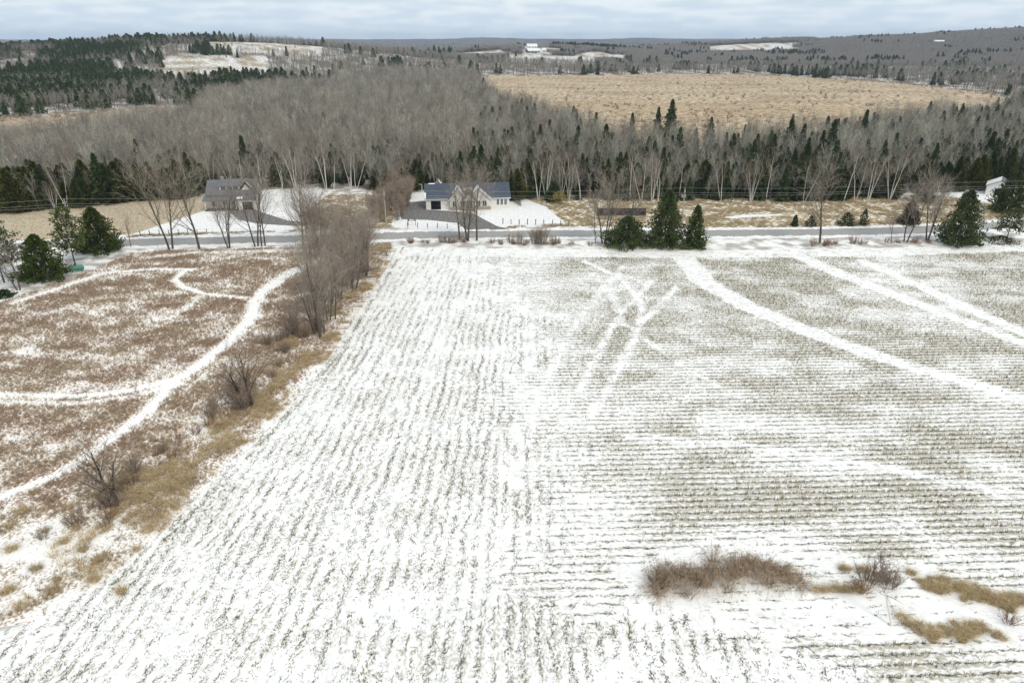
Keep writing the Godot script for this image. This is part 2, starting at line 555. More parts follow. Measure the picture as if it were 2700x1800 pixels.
func build_fields() -> void:
	crop_mask.resize(MX * MZ)
	mead_mask.resize(MX * MZ)
	for t in [[[Vector2(36.43, -140.79), Vector2(36.53, -123.29), Vector2(41.21, -109.43), Vector2(47.26, -98.64), Vector2(53.93, -89.15), Vector2(61.68, -81.41), Vector2(66.98, -75.00)], 5.0, 3.0, 0.84],
			[[Vector2(61.90, -139.68), Vector2(64.79, -127.88), Vector2(69.63, -115.30), Vector2(73.79, -104.88), Vector2(78.82, -91.51)], 4.4, 2.6, 0.86],
			[[Vector2(73.32, -136.95), Vector2(76.96, -119.18), Vector2(79.02, -105.90), Vector2(81.29, -94.96)], 3.0, 3.0, 0.9],
			[[Vector2(-24.34, -146.62), Vector2(12.41, -144.24), Vector2(45.16, -143.07), Vector2(78.57, -144.24), Vector2(119.64, -148.45)], 9.0, 6.0, 0.75],
			[[Vector2(22.91, -134.32), Vector2(16.92, -120.24), Vector2(10.53, -103.38), Vector2(6.63, -90.18), Vector2(3.41, -77.48), Vector2(1.71, -65.83)], 1.4, 1.1, 0.66],
			[[Vector2(26.91, -124.63), Vector2(18.72, -108.53), Vector2(13.92, -95.68), Vector2(9.79, -82.87), Vector2(6.02, -72.64), Vector2(4.06, -61.36)], 1.4, 1.1, 0.66],
			[[Vector2(30.32, -120.24), Vector2(21.06, -103.38), Vector2(16.02, -90.18), Vector2(12.32, -78.51), Vector2(8.99, -69.96)], 1.5, 1.1, 0.66],
			[[Vector2(15.01, -136.95), Vector2(21.26, -125.78), Vector2(22.58, -112.20), Vector2(19.64, -98.64), Vector2(15.64, -87.63), Vector2(9.82, -73.57)], 1.3, 1.0, 0.78],
			[[Vector2(15.78, -129.32), Vector2(18.05, -118.14), Vector2(17.96, -103.38), Vector2(21.20, -94.25), Vector2(25.52, -84.02), Vector2(30.40, -76.47)], 1.3, 1.0, 0.61],
			[[Vector2(-1.58, -136.95), Vector2(-0.35, -120.24), Vector2(2.20, -105.05), Vector2(2.79, -91.51), Vector2(0.93, -72.64), Vector2(0.00, -57.34)], 2.4, 1.6, 0.6],
			[[Vector2(13.66, -68.26), Vector2(27.85, -65.83), Vector2(42.23, -60.66), Vector2(53.42, -56.09)], 1.8, 1.8, 0.6],
			[[Vector2(-7.90, -136.95), Vector2(-14.61, -112.20), Vector2(-17.41, -95.68), Vector2(-20.84, -72.64), Vector2(-24.23, -54.88)], 1.2, 0.7, 0.6],
			[[Vector2(-13.43, -136.95), Vector2(-17.96, -103.38), Vector2(-21.94, -77.48), Vector2(-26.66, -51.47)], 1.2, 0.7, 0.5],
			[[Vector2(11.54, -46.44), Vector2(18.96, -49.37), Vector2(26.77, -47.39), Vector2(36.28, -46.44)], 2.5, 2.0, 0.8],
			[[Vector2(10.04, -47.39), Vector2(10.77, -42.09), Vector2(16.48, -40.51), Vector2(28.28, -40.12), Vector2(40.46, -40.51)], 2.5, 3.5, 0.75],
			[[Vector2(14.23, -43.76), Vector2(23.55, -43.33), Vector2(34.31, -42.91), Vector2(43.08, -42.09)], 4.5, 4.0, 0.8]]:
		stamp(crop_mask, t[0], t[1], t[2], t[3])
	for t in [[[Vector2(-37.15, -143.95), Vector2(-39.98, -138.85), Vector2(-44.18, -128.84), Vector2(-45.83, -119.18), Vector2(-45.30, -112.20), Vector2(-43.49, -105.90), Vector2(-43.32, -96.70), Vector2(-44.49, -87.63), Vector2(-45.59, -81.19), Vector2(-45.37, -74.04), Vector2(-46.49, -67.03), Vector2(-48.26, -60.66), Vector2(-51.58, -56.71), Vector2(-54.58, -53.13)], 2.8, 1.3, 1.0],
			[[Vector2(-46.35, -82.87), Vector2(-49.83, -79.56), Vector2(-56.32, -77.89), Vector2(-66.54, -78.51), Vector2(-75.56, -80.64)], 1.1, 1.1, 1.0],
			[[Vector2(-45.84, -80.64), Vector2(-48.97, -77.89), Vector2(-55.26, -76.07), Vector2(-65.14, -76.47), Vector2(-73.93, -78.51)], 0.9, 0.9, 0.9],
			[[Vector2(-47.46, -114.91), Vector2(-55.74, -116.91), Vector2(-61.62, -120.88), Vector2(-65.09, -125.09), Vector2(-65.57, -129.81), Vector2(-64.00, -131.78), Vector2(-72.55, -131.78), Vector2(-81.13, -129.32), Vector2(-84.34, -119.81), Vector2(-87.67, -112.20)], 1.3, 1.5, 0.9],
			[[Vector2(-56.09, -116.10), Vector2(-56.16, -108.53), Vector2(-57.13, -105.05), Vector2(-60.49, -104.21)], 1.5, 1.0, 0.55],
			[[Vector2(-39.99, -145.42), Vector2(-53.95, -144.83), Vector2(-69.80, -143.07), Vector2(-77.98, -139.68)], 2.5, 2.0, 0.55]]:
		stamp(mead_mask, t[0], t[1], t[2], t[3])
	stamp(mead_mask, CROP.slice(0, 10), 3.2, 2.4, 0.62)
	var m := mat(Color(1, 1, 1), 0.9)
	var lo := Vector2(-48, -158)
	var size := Vector2(186, 136)
	m.albedo_texture = field_tex(2048, 1500, lo, size, 0)
	m.texture_repeat = false
	sheet("crop_field", CROP, 0.012, m, "snowy corn field with rows of cut stubble", "field", lo, size)
	var m2 := mat(Color(1, 1, 1), 0.95)
	var lo2 := Vector2(-118, -158)
	var size2 := Vector2(90, 122)
	m2.albedo_texture = field_tex(1300, 1700, lo2, size2, 1)
	m2.texture_repeat = false
	sheet("meadow", MEAD, 0.008, m2, "rough brown meadow with snow showing through and white trodden paths", "meadow", lo2, size2)
	# yards and rough ground beyond the road
	sheet("hay_field", [Vector2(-133.45, -156.55), Vector2(-144.67, -171.26), Vector2(-135.84, -188.68), Vector2(-127.00, -195.05), Vector2(-113.95, -201.29), Vector2(-99.12, -205.66), Vector2(-92.18, -206.78), Vector2(-82.62, -187.27), Vector2(-90.64, -158.95), Vector2(-101.33, -154.86), Vector2(-112.37, -152.89), Vector2(-128.46, -150.01)], 0.010, M.cut, "cut tan hayfield beside the grey roofed farmhouse", "field")
	sheet("snowy_lawn", [Vector2(-90.46, -158.61), Vector2(-82.70, -185.41), Vector2(-76.33, -212.55), Vector2(-59.76, -214.33), Vector2(-54.92, -205.66), Vector2(-53.26, -191.09), Vector2(-56.38, -179.59), Vector2(-49.98, -163.61), Vector2(-72.10, -161.07)], 0.018, M.snow, "snow covered lawn round the grey roofed farmhouse", "lawn")
	sheet("rough_verge", [Vector2(-55.77, -177.44), Vector2(-54.92, -205.66), Vector2(-39.58, -204.00), Vector2(-31.56, -181.79), Vector2(-29.92, -165.46), Vector2(-41.57, -163.24), Vector2(-49.42, -163.24)], 0.014, M.grass, "rough tan grass between the two house yards", "verge")
	sheet("snowy_lawn", [Vector2(-28.98, -165.46), Vector2(-31.05, -181.79), Vector2(-31.31, -209.63), Vector2(-2.23, -201.29), Vector2(5.45, -196.07), Vector2(9.48, -188.68), Vector2(14.26, -168.51), Vector2(-2.80, -165.46), Vector2(-18.47, -163.24)], 0.016, M.snow, "snow covered lawn round the white bungalow", "lawn")
	sheet("rough_field", [Vector2(14.11, -166.59), Vector2(9.48, -188.68), Vector2(3.34, -200.23), Vector2(16.68, -200.23), Vector2(49.79, -199.17), Vector2(88.51, -199.17), Vector2(108.42, -199.17), Vector2(127.79, -204.00), Vector2(135.84, -188.68), Vector2(133.00, -175.34), Vector2(121.84, -173.28), Vector2(97.49, -167.74), Vector2(60.77, -165.46)], 0.020, M.grass, "rough tan grass field with snow patches across the road", "field")
	sheet("snow_patch", [Vector2(54.91, -176.17), Vector2(61.28, -179.16), Vector2(70.48, -179.59), Vector2(72.67, -178.72), Vector2(64.59, -177.02), Vector2(57.02, -174.92)], 0.026, M.snow, "long pale snow patch lying in the rough tan field", "snow")
	sheet("snowy_yard", [Vector2(123.31, -212.55), Vector2(139.86, -225.01), Vector2(184.45, -231.76), Vector2(165.12, -191.09), Vector2(137.42, -191.09), Vector2(128.75, -205.66)], 0.022, M.snow, "snowy yard in front of the small white garage", "yard")

# ---------------------------------------------------------------- road
func ribbon(called: String, pts: Array, w0: float, w1: float, y: float, m: Material, label: String, category: String, ragged := 0.0) -> void:
	var c := Curve2D.new()
	for i in pts.size():
		var t: Vector2 = (pts[mini(i + 1, pts.size() - 1)] - pts[maxi(i - 1, 0)]) / 6.0
		c.add_point(pts[i], -t, t)
	var left := []
	var right := []
	var total := c.get_baked_length()
	var steps := int(total / 2.0)
	for i in steps + 1:
		var s := total * i / steps
		var p := c.sample_baked(s)
		var d := (c.sample_baked(minf(s + 0.5, total)) - c.sample_baked(maxf(s - 0.5, 0.0))).normalized()
		var q := Vector2(-d.y, d.x)
		var w := lerpf(w0, w1, i / float(steps)) * 0.5
		left.append(p + q * (w + N.fine.get_noise_2d(p.x, p.y) * ragged))
		right.append(p - q * (w + N.fine.get_noise_2d(p.x + 90.0, p.y) * ragged))
	right.reverse()
	sheet(called, left + right, y, m, label, category)

func bank(pts: Array, off: float) -> void:
	var m := Mb.new()
	var prev := []
	for i in pts.size() - 1:
		var a: Vector2 = pts[i]
		var b: Vector2 = pts[i + 1]
		var n := int(a.distance_to(b) / 0.8)
		var d := (b - a).normalized()
		var q := Vector2(-d.y, d.x)
		for k in n:
			var c := a.lerp(b, k / float(n)) + q * off
			var h: float = maxf(0.0, 0.16 + N.fine.get_noise_2d(c.x, c.y) * 0.3 + N.mid.get_noise_2d(c.x, c.y) * 0.2)
			var w: float = 0.45 + absf(N.fine.get_noise_2d(c.x + 40.0, c.y)) * 0.9
			var row := [Vector3(c.x - q.x * w, 0.024, c.y - q.y * w), Vector3(c.x, 0.026 + h, c.y), Vector3(c.x + q.x * w, 0.024, c.y + q.y * w)]
			if prev:
				for j in 2: m.quad(prev[j], row[j], row[j + 1], prev[j + 1], Color.WHITE)
			prev = row
	tag(put("snow_bank", m.mesh(), M.snow), "low ploughed snow bank along the %s edge of the road" % ("field side" if off < 0 else "far"), "snow bank", "", "structure")

func build_road() -> void:
	var line := [Vector2(-151.91, -143.07), Vector2(-129.13, -145.42), Vector2(-100.63, -150.01), Vector2(-84.88, -151.92), Vector2(-51.98, -154.86), Vector2(-22.46, -158.26), Vector2(13.58, -159.65), Vector2(49.90, -160.01), Vector2(77.58, -161.07), Vector2(96.79, -162.88), Vector2(117.59, -166.59), Vector2(127.89, -169.29), Vector2(153.03, -175.75), Vector2(178.15, -181.79)]
	ribbon("road_shoulder", line, 10.4, 10.4, 0.030, M.snow, "snowy shoulder along both edges of the paved road", "shoulder", 0.7)
	for s in [-1.0, 1.0]:
		bank(line, s * 3.75)
	ribbon("road", line, 6.6, 6.6, 0.036, M.road, "grey paved country road crossing behind the field", "road", 0.12)
	sheet("driveway", [Vector2(-31.37, -187.27), Vector2(-29.78, -194.55), Vector2(-24.87, -196.07), Vector2(-23.06, -184.95), Vector2(-17.46, -183.58), Vector2(-12.01, -181.79), Vector2(-10.11, -180.46), Vector2(-7.88, -175.34), Vector2(-3.77, -166.97), Vector2(0.00, -163.24), Vector2(-10.02, -160.71), Vector2(-13.90, -170.07), Vector2(-21.44, -173.28), Vector2(-28.58, -174.10)], 0.041, M.drive, "dark gravel driveway leading to the white bungalow garage", "driveway")
	sheet("driveway", [Vector2(-76.86, -183.13), Vector2(-73.75, -185.87), Vector2(-70.63, -185.87), Vector2(-67.19, -181.79), Vector2(-57.26, -172.47), Vector2(-48.12, -170.86), Vector2(-42.95, -169.29), Vector2(-41.78, -166.21), Vector2(-53.73, -166.97), Vector2(-63.95, -169.29), Vector2(-70.18, -173.28)], 0.041, M.drive, "curved gravel driveway in front of the grey roofed farmhouse", "driveway")

# ---------------------------------------------------------------- houses
func boxm(lo: Vector3, hi: Vector3) -> ArrayMesh:
	var m := Mb.new()
	m.box(lo, hi)
	return m.mesh()

func gable_body(x0: float, x1: float, z0: float, z1: float, eave: float, ridge: float, along_x: bool) -> ArrayMesh:
	# walls of a house with a pitched roof, ridge along x or along z; z0 is the back, z1 the front
	var m := Mb.new()
	var w := Color.WHITE
	var a := Vector3(x0, 0, z1); var b := Vector3(x1, 0, z1); var d := Vector3(x1, 0, z0); var e := Vector3(x0, 0, z0)
	var u := Vector3(0, eave, 0)
	m.quad(a, a + u, b + u, b, w); m.quad(b, b + u, d + u, d, w); m.quad(d, d + u, e + u, e, w); m.quad(e, e + u, a + u, a, w)
	if along_x:
		var zc := (z0 + z1) / 2
		m.tri(b + u, Vector3(x1, ridge, zc), d + u, w); m.tri(e + u, Vector3(x0, ridge, zc), a + u, w)
	else:
		var xc := (x0 + x1) / 2
		m.tri(a + u, Vector3(xc, ridge, z1), b + u, w); m.tri(d + u, Vector3(xc, ridge, z0), e + u, w)
	return m.mesh()

func gable_roof(x0: float, x1: float, z0: float, z1: float, eave: float, ridge: float, along_x: bool, over := 0.4, thick := 0.22) -> ArrayMesh:
	var m := Mb.new()
	var lift := 0.24
	if along_x:
		var zc := (z0 + z1) / 2
		var drop := (ridge - eave) / (zc - z0) * over
		var r0 := Vector3(x0 - over, ridge + lift, zc); var r1 := Vector3(x1 + over, ridge + lift, zc)
		m.slab(Vector3(x0 - over, eave + lift - drop, z1 + over), r0, r1, Vector3(x1 + over, eave + lift - drop, z1 + over), thick)
		m.slab(r0 + Vector3(0, 0, -0.004), Vector3(x0 - over, eave + lift - drop, z0 - over), Vector3(x1 + over, eave + lift - drop, z0 - over), r1 + Vector3(0, 0, -0.004), thick)
	else:
		var xc := (x0 + x1) / 2
		var drop := (ridge - eave) / (xc - x0) * over
		var r0 := Vector3(xc, ridge + lift, z0); var r1 := Vector3(xc, ridge + lift, z1 + over)
		m.slab(Vector3(x0 - over, eave + lift - drop, z0), r0, r1, Vector3(x0 - over, eave + lift - drop, z1 + over), thick)
		m.slab(r0 + Vector3(0.004, 0, 0), Vector3(x1 + over, eave + lift - drop, z0), Vector3(x1 + over, eave + lift - drop, z1 + over), r1 + Vector3(0.004, 0, 0), thick)
	return m.mesh()

func window(parent: Node, x0: float, x1: float, y0: float, y1: float, z: float, frame: Material = null) -> void:
	var f := put("window", boxm(Vector3(x0 - 0.12, y0 - 0.12, z), Vector3(x1 + 0.12, y1 + 0.12, z + 0.06)), frame if frame else M.trim, parent)
	put("pane", boxm(Vector3(x0, y0, z + 0.062), Vector3(x1, y1, z + 0.085)), M.glass, f)
	put("mullion", boxm(Vector3((x0 + x1) / 2 - 0.03, y0, z + 0.087), Vector3((x0 + x1) / 2 + 0.03, y1, z + 0.11)), frame if frame else M.trim, f)

func garage_door(parent: Node, x0: float, x1: float, h: float, z: float, m: Material) -> void:
	var d := put("garage_door", boxm(Vector3(x0, 0, z), Vector3(x1, h, z + 0.05)), m, parent)
	for k in 4:
		put("panel", boxm(Vector3(x0 + 0.08, h * k / 4.0 + 0.06, z + 0.052), Vector3(x1 - 0.08, h * (k + 1) / 4.0 - 0.06, z + 0.085)), m, d)
	put("door_frame", boxm(Vector3(x0 - 0.2, 0, z - 0.002), Vector3(x0 - 0.003, h + 0.2, z + 0.09)), M.trim, parent)
	put("door_frame", boxm(Vector3(x1 + 0.003, 0, z - 0.002), Vector3(x1 + 0.2, h + 0.2, z + 0.09)), M.trim, parent)
	put("lintel", boxm(Vector3(x0 - 0.003, h + 0.003, z - 0.002), Vector3(x1 + 0.003, h + 0.2, z + 0.088)), M.trim, parent)

func build_houses() -> void:
	build_bungalow()
	build_farmhouse()
	build_garages()

func build_bungalow() -> void:
	var a := Vector2(-23.37, -184.95)
	var b := Vector2(-0.73, -187.27)
	var h := thing("bungalow", "white bungalow with dark blue shingle roof and twin front gables", "house", Vector3(a.x, 0.03, a.y), atan2(-(b.y - a.y), b.x - a.x))
	var W := a.distance_to(b)
	put("wall", gable_body(0, W, -10.0, 0, 3.0, 5.9, true), M.wall, h)
	var rf := put("roof", gable_roof(0, W, -10.0, 0, 3.0, 5.9, true), M.navy, h)
	garage_door(h, 1.3, 4.0, 2.35, 0.0, M.dark)
	# twin gables
	for g in [[6.5, 10.9], [11.6, 17.4]]:
		var x0: float = g[0]
		var x1: float = g[1]
		put("gable_wall", gable_body(x0, x1, -2.0, 1.3, 3.0, 5.5, false), M.cream, h)
		var r := put("gable_roof", gable_roof(x0, x1, -4.6, 1.3, 3.0, 5.5, false, 0.45, 0.26), M.navy, h)
		# a drift on the inner slopes
		var s := Mb.new()
		var s2 := Mb.new()
		var xc := (x0 + x1) / 2
		# height of the top of the slope at x
		var top := func(x: float) -> float: return 5.76 - 2.5 * absf(x - xc) / ((x1 - x0) / 2.0)
		var patch := func(m: Mb, xa: float, xb: float, za: float, zb: float, ta: float, tb: float) -> void:
			m.slab(Vector3(xa, top.call(xa) + 0.1, za), Vector3(xb, top.call(xb) + 0.1, zb), Vector3(xb, top.call(xb) + 0.1, tb), Vector3(xa, top.call(xa) + 0.1, ta), 0.09)
		if x0 < 8.0:
			patch.call(s, xc + 0.05, x1 - 0.3, -4.5, -2.6, 1.0, 1.72)
			patch.call(s2, xc - 1.5, xc - 0.05, -3.2, -4.5, 0.2, -0.6)
		else:
			patch.call(s, xc - 1.9, xc - 0.05, -2.4, -4.5, 1.2, 0.4)
			patch.call(s2, xc + 0.05, x1 + 0.35, 0.3, 0.9, 1.73, 1.73)
		put("snow", s.mesh(), M.snow, r)
		put("snow", s2.mesh(), M.snow, r)
		var bb := Mb.new()
		bb.slab(Vector3(x0 - 0.47, 2.74, 1.79), Vector3(xc, 5.78, 1.79), Vector3(xc, 5.78, 1.755), Vector3(x0 - 0.47, 2.74, 1.755), 0.28)
		bb.slab(Vector3(xc, 5.78, 1.785), Vector3(x1 + 0.47, 2.74, 1.785), Vector3(x1 + 0.47, 2.74, 1.753), Vector3(xc, 5.78, 1.753), 0.28)
		put("bargeboard", bb.mesh(), M.trim, r)
		if x0 < 8.0:
			window(h, x0 + 0.7, x0 + 1.6, 0.9, 2.4, 1.3)
			window(h, x1 - 1.5, x1 - 0.6, 0.9, 2.4, 1.3)
		else:
			window(h, x0 + 2.0, x0 + 3.1, 1.0, 2.4, 1.3)
			window(h, x0 + 3.7, x0 + 4.8, 1.0, 2.4, 1.3)
	# entrance porch
	put("porch_roof", gable_roof(10.0, 13.2, -1.0, 2.9, 3.05, 4.75, false, 0.35, 0.2), M.navy, h)
	var pg := Mb.new()
	pg.tri(Vector3(10.0, 3.05, 2.85), Vector3(11.6, 4.75, 2.85), Vector3(13.2, 3.05, 2.85), Color.WHITE)
	pg.box(Vector3(10.0, 2.75, 2.6), Vector3(13.2, 3.05, 2.85))
	put("porch_gable", pg.mesh(), M.cream, h)
	for x in [10.05, 12.85]:
		put("porch_post", boxm(Vector3(x, 0, 2.55), Vector3(x + 0.3, 2.75, 2.82)), M.greywood, h)
	var door := put("door", boxm(Vector3(10.98, 0.25, 1.302), Vector3(11.55, 2.5, 1.36)), M.dark, h)
	put("handle", boxm(Vector3(11.42, 1.2, 1.362), Vector3(11.47, 1.35, 1.41)), M.trim, door)
	put("entry", boxm(Vector3(10.92, 0.2, 0.3), Vector3(11.58, 2.7, 1.3)), M.cream, h)
	put("porch_floor", boxm(Vector3(9.9, 0, 1.3), Vector3(13.3, 0.2, 3.1)), M.stone, h)
	put("stone_skirt", boxm(Vector3(6.4, 0, 1.36), Vector3(9.88, 0.85, 1.62)), M.stone, h)
	put("stone_skirt", boxm(Vector3(13.32, 0, 1.36), Vector3(17.5, 0.85, 1.62)), M.stone, h)
	for x in [19.3, 20.35, 21.4]:
		window(h, x, x + 0.62, 0.95, 2.45, 0.0)
	# dormer between the gables
	var dm := put("dormer", boxm(Vector3(10.2, 4.0, -3.6), Vector3(12.8, 5.35, -2.3)), M.wall, h)
	put("dormer_roof", gable_roof(10.2, 12.8, -4.7, -2.3, 5.35, 5.9, false, 0.25, 0.14), M.navy, h)
	put("pane", boxm(Vector3(11.2, 4.45, -2.298), Vector3(11.9, 5.1, -2.25)), M.glass, dm)
	# rear corner tower roof with a drift on one side
	var py := Mb.new()
	var ap := Vector3(3.4, 7.0, -7.6)
	var q := [Vector3(1.7, 4.6, -5.9), Vector3(5.1, 4.6, -5.9), Vector3(5.1, 4.6, -9.3), Vector3(1.7, 4.6, -9.3)]
	for k in 4: py.tri(q[k], ap, q[(k + 1) % 4], Color.WHITE)
	var tr := put("hip_roof", py.mesh(), M.slate, h)
	var sn := Mb.new()
	sn.tri(q[1] + Vector3(0.04, 0.05, 0), ap + Vector3(0.04, 0.05, 0), q[2] + Vector3(0.04, 0.05, 0), Color.WHITE)
	sn.tri(q[1] + Vector3(-0.5, 0.08, 0.02), ap + Vector3(0, 0.05, 0.05), q[1] + Vector3(0.04, 0.05, 0.03), Color.WHITE)
	put("snow", sn.mesh(), M.snow, tr)
	put("downpipe", boxm(Vector3(W - 0.35, 0.1, 0.003), Vector3(W - 0.25, 2.9, 0.1)), M.trim, h)
	put("eave_board", boxm(Vector3(17.6, 2.74, 0.42), Vector3(W + 0.4, 2.9, 0.47)), M.trim, h)
	put("eave_board", boxm(Vector3(-0.4, 2.74, 0.42), Vector3(6.0, 2.9, 0.47)), M.trim, h)
	var rs := Mb.new()
	rs.slab(Vector3(-0.36, 3.06, 0.36), Vector3(-0.36, 4.3, -1.8), Vector3(0.05, 4.3, -1.8), Vector3(0.02, 3.06, 0.36), 0.03)
	var rt := Mb.new()
	rt.slab(Vector3(1.0, 6.2, -5.0), Vector3(0.6, 6.02, -4.7), Vector3(2.4, 6.02, -4.72), Vector3(2.7, 6.2, -5.0), 0.03)
	put("snow", rs.mesh(), M.snow, rf)
	put("snow", rt.mesh(), M.snow, rf)

func build_farmhouse() -> void:
	var a := Vector2(-82.62, -184.95)
	var b := Vector2(-71.16, -186.80)
	var h := thing("farmhouse", "white farmhouse with grey roof, long dormer and covered porch", "house", Vector3(a.x, 0.03, a.y), atan2(-(b.y - a.y), b.x - a.x))
	var W := 12.6
	put("wall", gable_body(0, W, -9.0, 0, 4.0, 7.0, true), M.wall, h)
	var rf := put("roof", gable_roof(0, W, -9.0, 0, 4.0, 7.0, true), M.slate, h)
	var p := Mb.new()
	p.slab(Vector3(-0.9, 2.75, 2.2), Vector3(-0.9, 3.6, 0.02), Vector3(8.0, 3.6, 0.02), Vector3(8.0, 2.75, 2.2), 0.16)
	put("porch_roof", p.mesh(), M.slate, h)
	put("porch_floor", boxm(Vector3(-0.6, 0, 0.003), Vector3(7.9, 0.32, 2.0)), M.greywood, h)
	for x in [-0.4, 2.3, 4.9, 6.1, 7.5]:
		put("porch_post", boxm(Vector3(x, 0.32, 1.75), Vector3(x + 0.14, 2.75, 1.89)), M.trim, h)
	for x in [1.2, 4.0]:
		window(h, x, x + 0.85, 1.0, 2.5, 0.0, M.greywood)
	var door := put("door", boxm(Vector3(6.4, 0.34, 0.003), Vector3(7.3, 2.5, 0.06)), M.dark, h)
	put("pane", boxm(Vector3(6.6, 1.3, 0.062), Vector3(7.1, 2.2, 0.08)), M.glass, door)
	put("garage_wall", boxm(Vector3(8.1, 0, -0.5), Vector3(W + 0.2, 2.75, 1.6)), M.wall, h)
	garage_door(h, 9.2, 11.9, 2.15, 1.6, M.dark)
	var gr := Mb.new()
	gr.slab(Vector3(7.8, 2.95, 2.0), Vector3(7.8, 4.5, -0.6), Vector3(W + 0.45, 4.5, -0.6), Vector3(W + 0.45, 2.95, 2.0), 0.2)
	var gro := put("garage_roof", gr.mesh(), M.slate, h)
	var gs := Mb.new()
	gs.slab(Vector3(7.9, 3.06, 1.85), Vector3(7.9, 3.5, 1.1), Vector3(9.3, 3.5, 1.1), Vector3(9.5, 3.06, 1.85), 0.08)
	put("snow", gs.mesh(), M.snow, gro)
	# long shed dormer
	var dw := put("dormer", boxm(Vector3(3.2, 4.5, -3.2), Vector3(8.4, 5.95, -1.3)), M.wall, h)
	var dr := Mb.new()
	dr.slab(Vector3(2.9, 6.1, -0.95), Vector3(2.9, 7.35, -4.6), Vector3(8.7, 7.35, -4.6), Vector3(8.7, 6.1, -0.95), 0.16)
	put("dormer_roof", dr.mesh(), M.slate, h)
	for k in 3:
		var x := 3.7 + k * 1.6
		var f := put("window", boxm(Vector3(x - 0.1, 4.85, -1.298), Vector3(x + 1.2, 5.8, -1.25)), M.greywood, dw)
		put("pane", boxm(Vector3(x, 4.95, -1.248), Vector3(x + 1.1, 5.7, -1.22)), M.glass, f)
	# cross gable with a drift in its valley
	put("gable_wall", gable_body(8.8, 11.4, -3.5, -1.0, 4.6, 6.3, false), M.wall, h)
	var cr := put("gable_roof", gable_roof(8.8, 11.4, -4.6, -1.0, 5.6, 7.2, false, 0.3, 0.15), M.slate, h)
	var cs := Mb.new()
	cs.slab(Vector3(10.05, 7.5, -4.6), Vector3(10.05, 7.5, -0.9), Vector3(8.5, 5.62, -0.8), Vector3(8.5, 5.62, -3.0), 0.09)
	var ct := Mb.new()
	ct.slab(Vector3(10.4, 7.1, -1.2), Vector3(10.4, 7.1, -0.66), Vector3(11.7, 5.55, -0.66), Vector3(11.7, 5.55, -1.4), 0.09)
	put("snow", cs.mesh(), M.snow, cr)
	put("snow", ct.mesh(), M.snow, cr)
	# side wall windows
	for z in [-2.6, -5.6]:
		var f := put("window", boxm(Vector3(W, 1.0, z - 0.5), Vector3(W + 0.06, 2.5, z + 0.5)), M.greywood, h)
		put("pane", boxm(Vector3(W + 0.062, 1.1, z - 0.4), Vector3(W + 0.08, 2.4, z + 0.4)), M.glass, f)
	put("bargeboard", boxm(Vector3(W + 0.38, 3.9, 0.2), Vector3(W + 0.42, 4.05, 0.42)), M.trim, h)
	put("chimney", boxm(Vector3(3.0, 6.0, -5.6), Vector3(3.8, 7.9, -4.9)), M.stone, rf)

func build_garages() -> void:
	var a := Vector2(141.73, -205.10)
	var h := thing("garage", "small white garage with dark door and snowy roof behind the cedar", "garage", Vector3(a.x, 0.03, a.y), -0.62)
	put("wall", gable_body(0, 6.4, -8.0, 0, 2.7, 4.3, false), M.wall, h)
	var rf := put("roof", gable_roof(0, 6.4, -8.0, 0, 2.7, 4.3, false, 0.4, 0.18), M.slate, h)
	var s := Mb.new()
	s.slab(Vector3(-0.3, 2.85, -7.9), Vector3(3.15, 4.6, -7.9), Vector3(3.15, 4.6, 0.35), Vector3(-0.3, 2.85, 0.35), 0.1)
	put("snow", s.mesh(), M.snow, rf)
	garage_door(h, 2.2, 5.2, 2.1, 0.0, M.dark)
	var b := Vector2(150.62, -205.66)
	var k := thing("cottage", "white cottage with blue grey roof beside the snowy yard", "house", Vector3(b.x, 0.03, b.y), -0.45)
	put("wall", gable_body(0, 9.0, -9.0, 0, 3.0, 6.0, false), M.wall, k)
	put("roof", gable_roof(0, 9.0, -9.0, 0, 3.0, 6.0, false, 0.5, 0.2), M.navy, k)
	window(k, 1.5, 2.6, 1.0, 2.3, 0.0)
	window(k, 5.8, 6.9, 1.0, 2.3, 0.0)

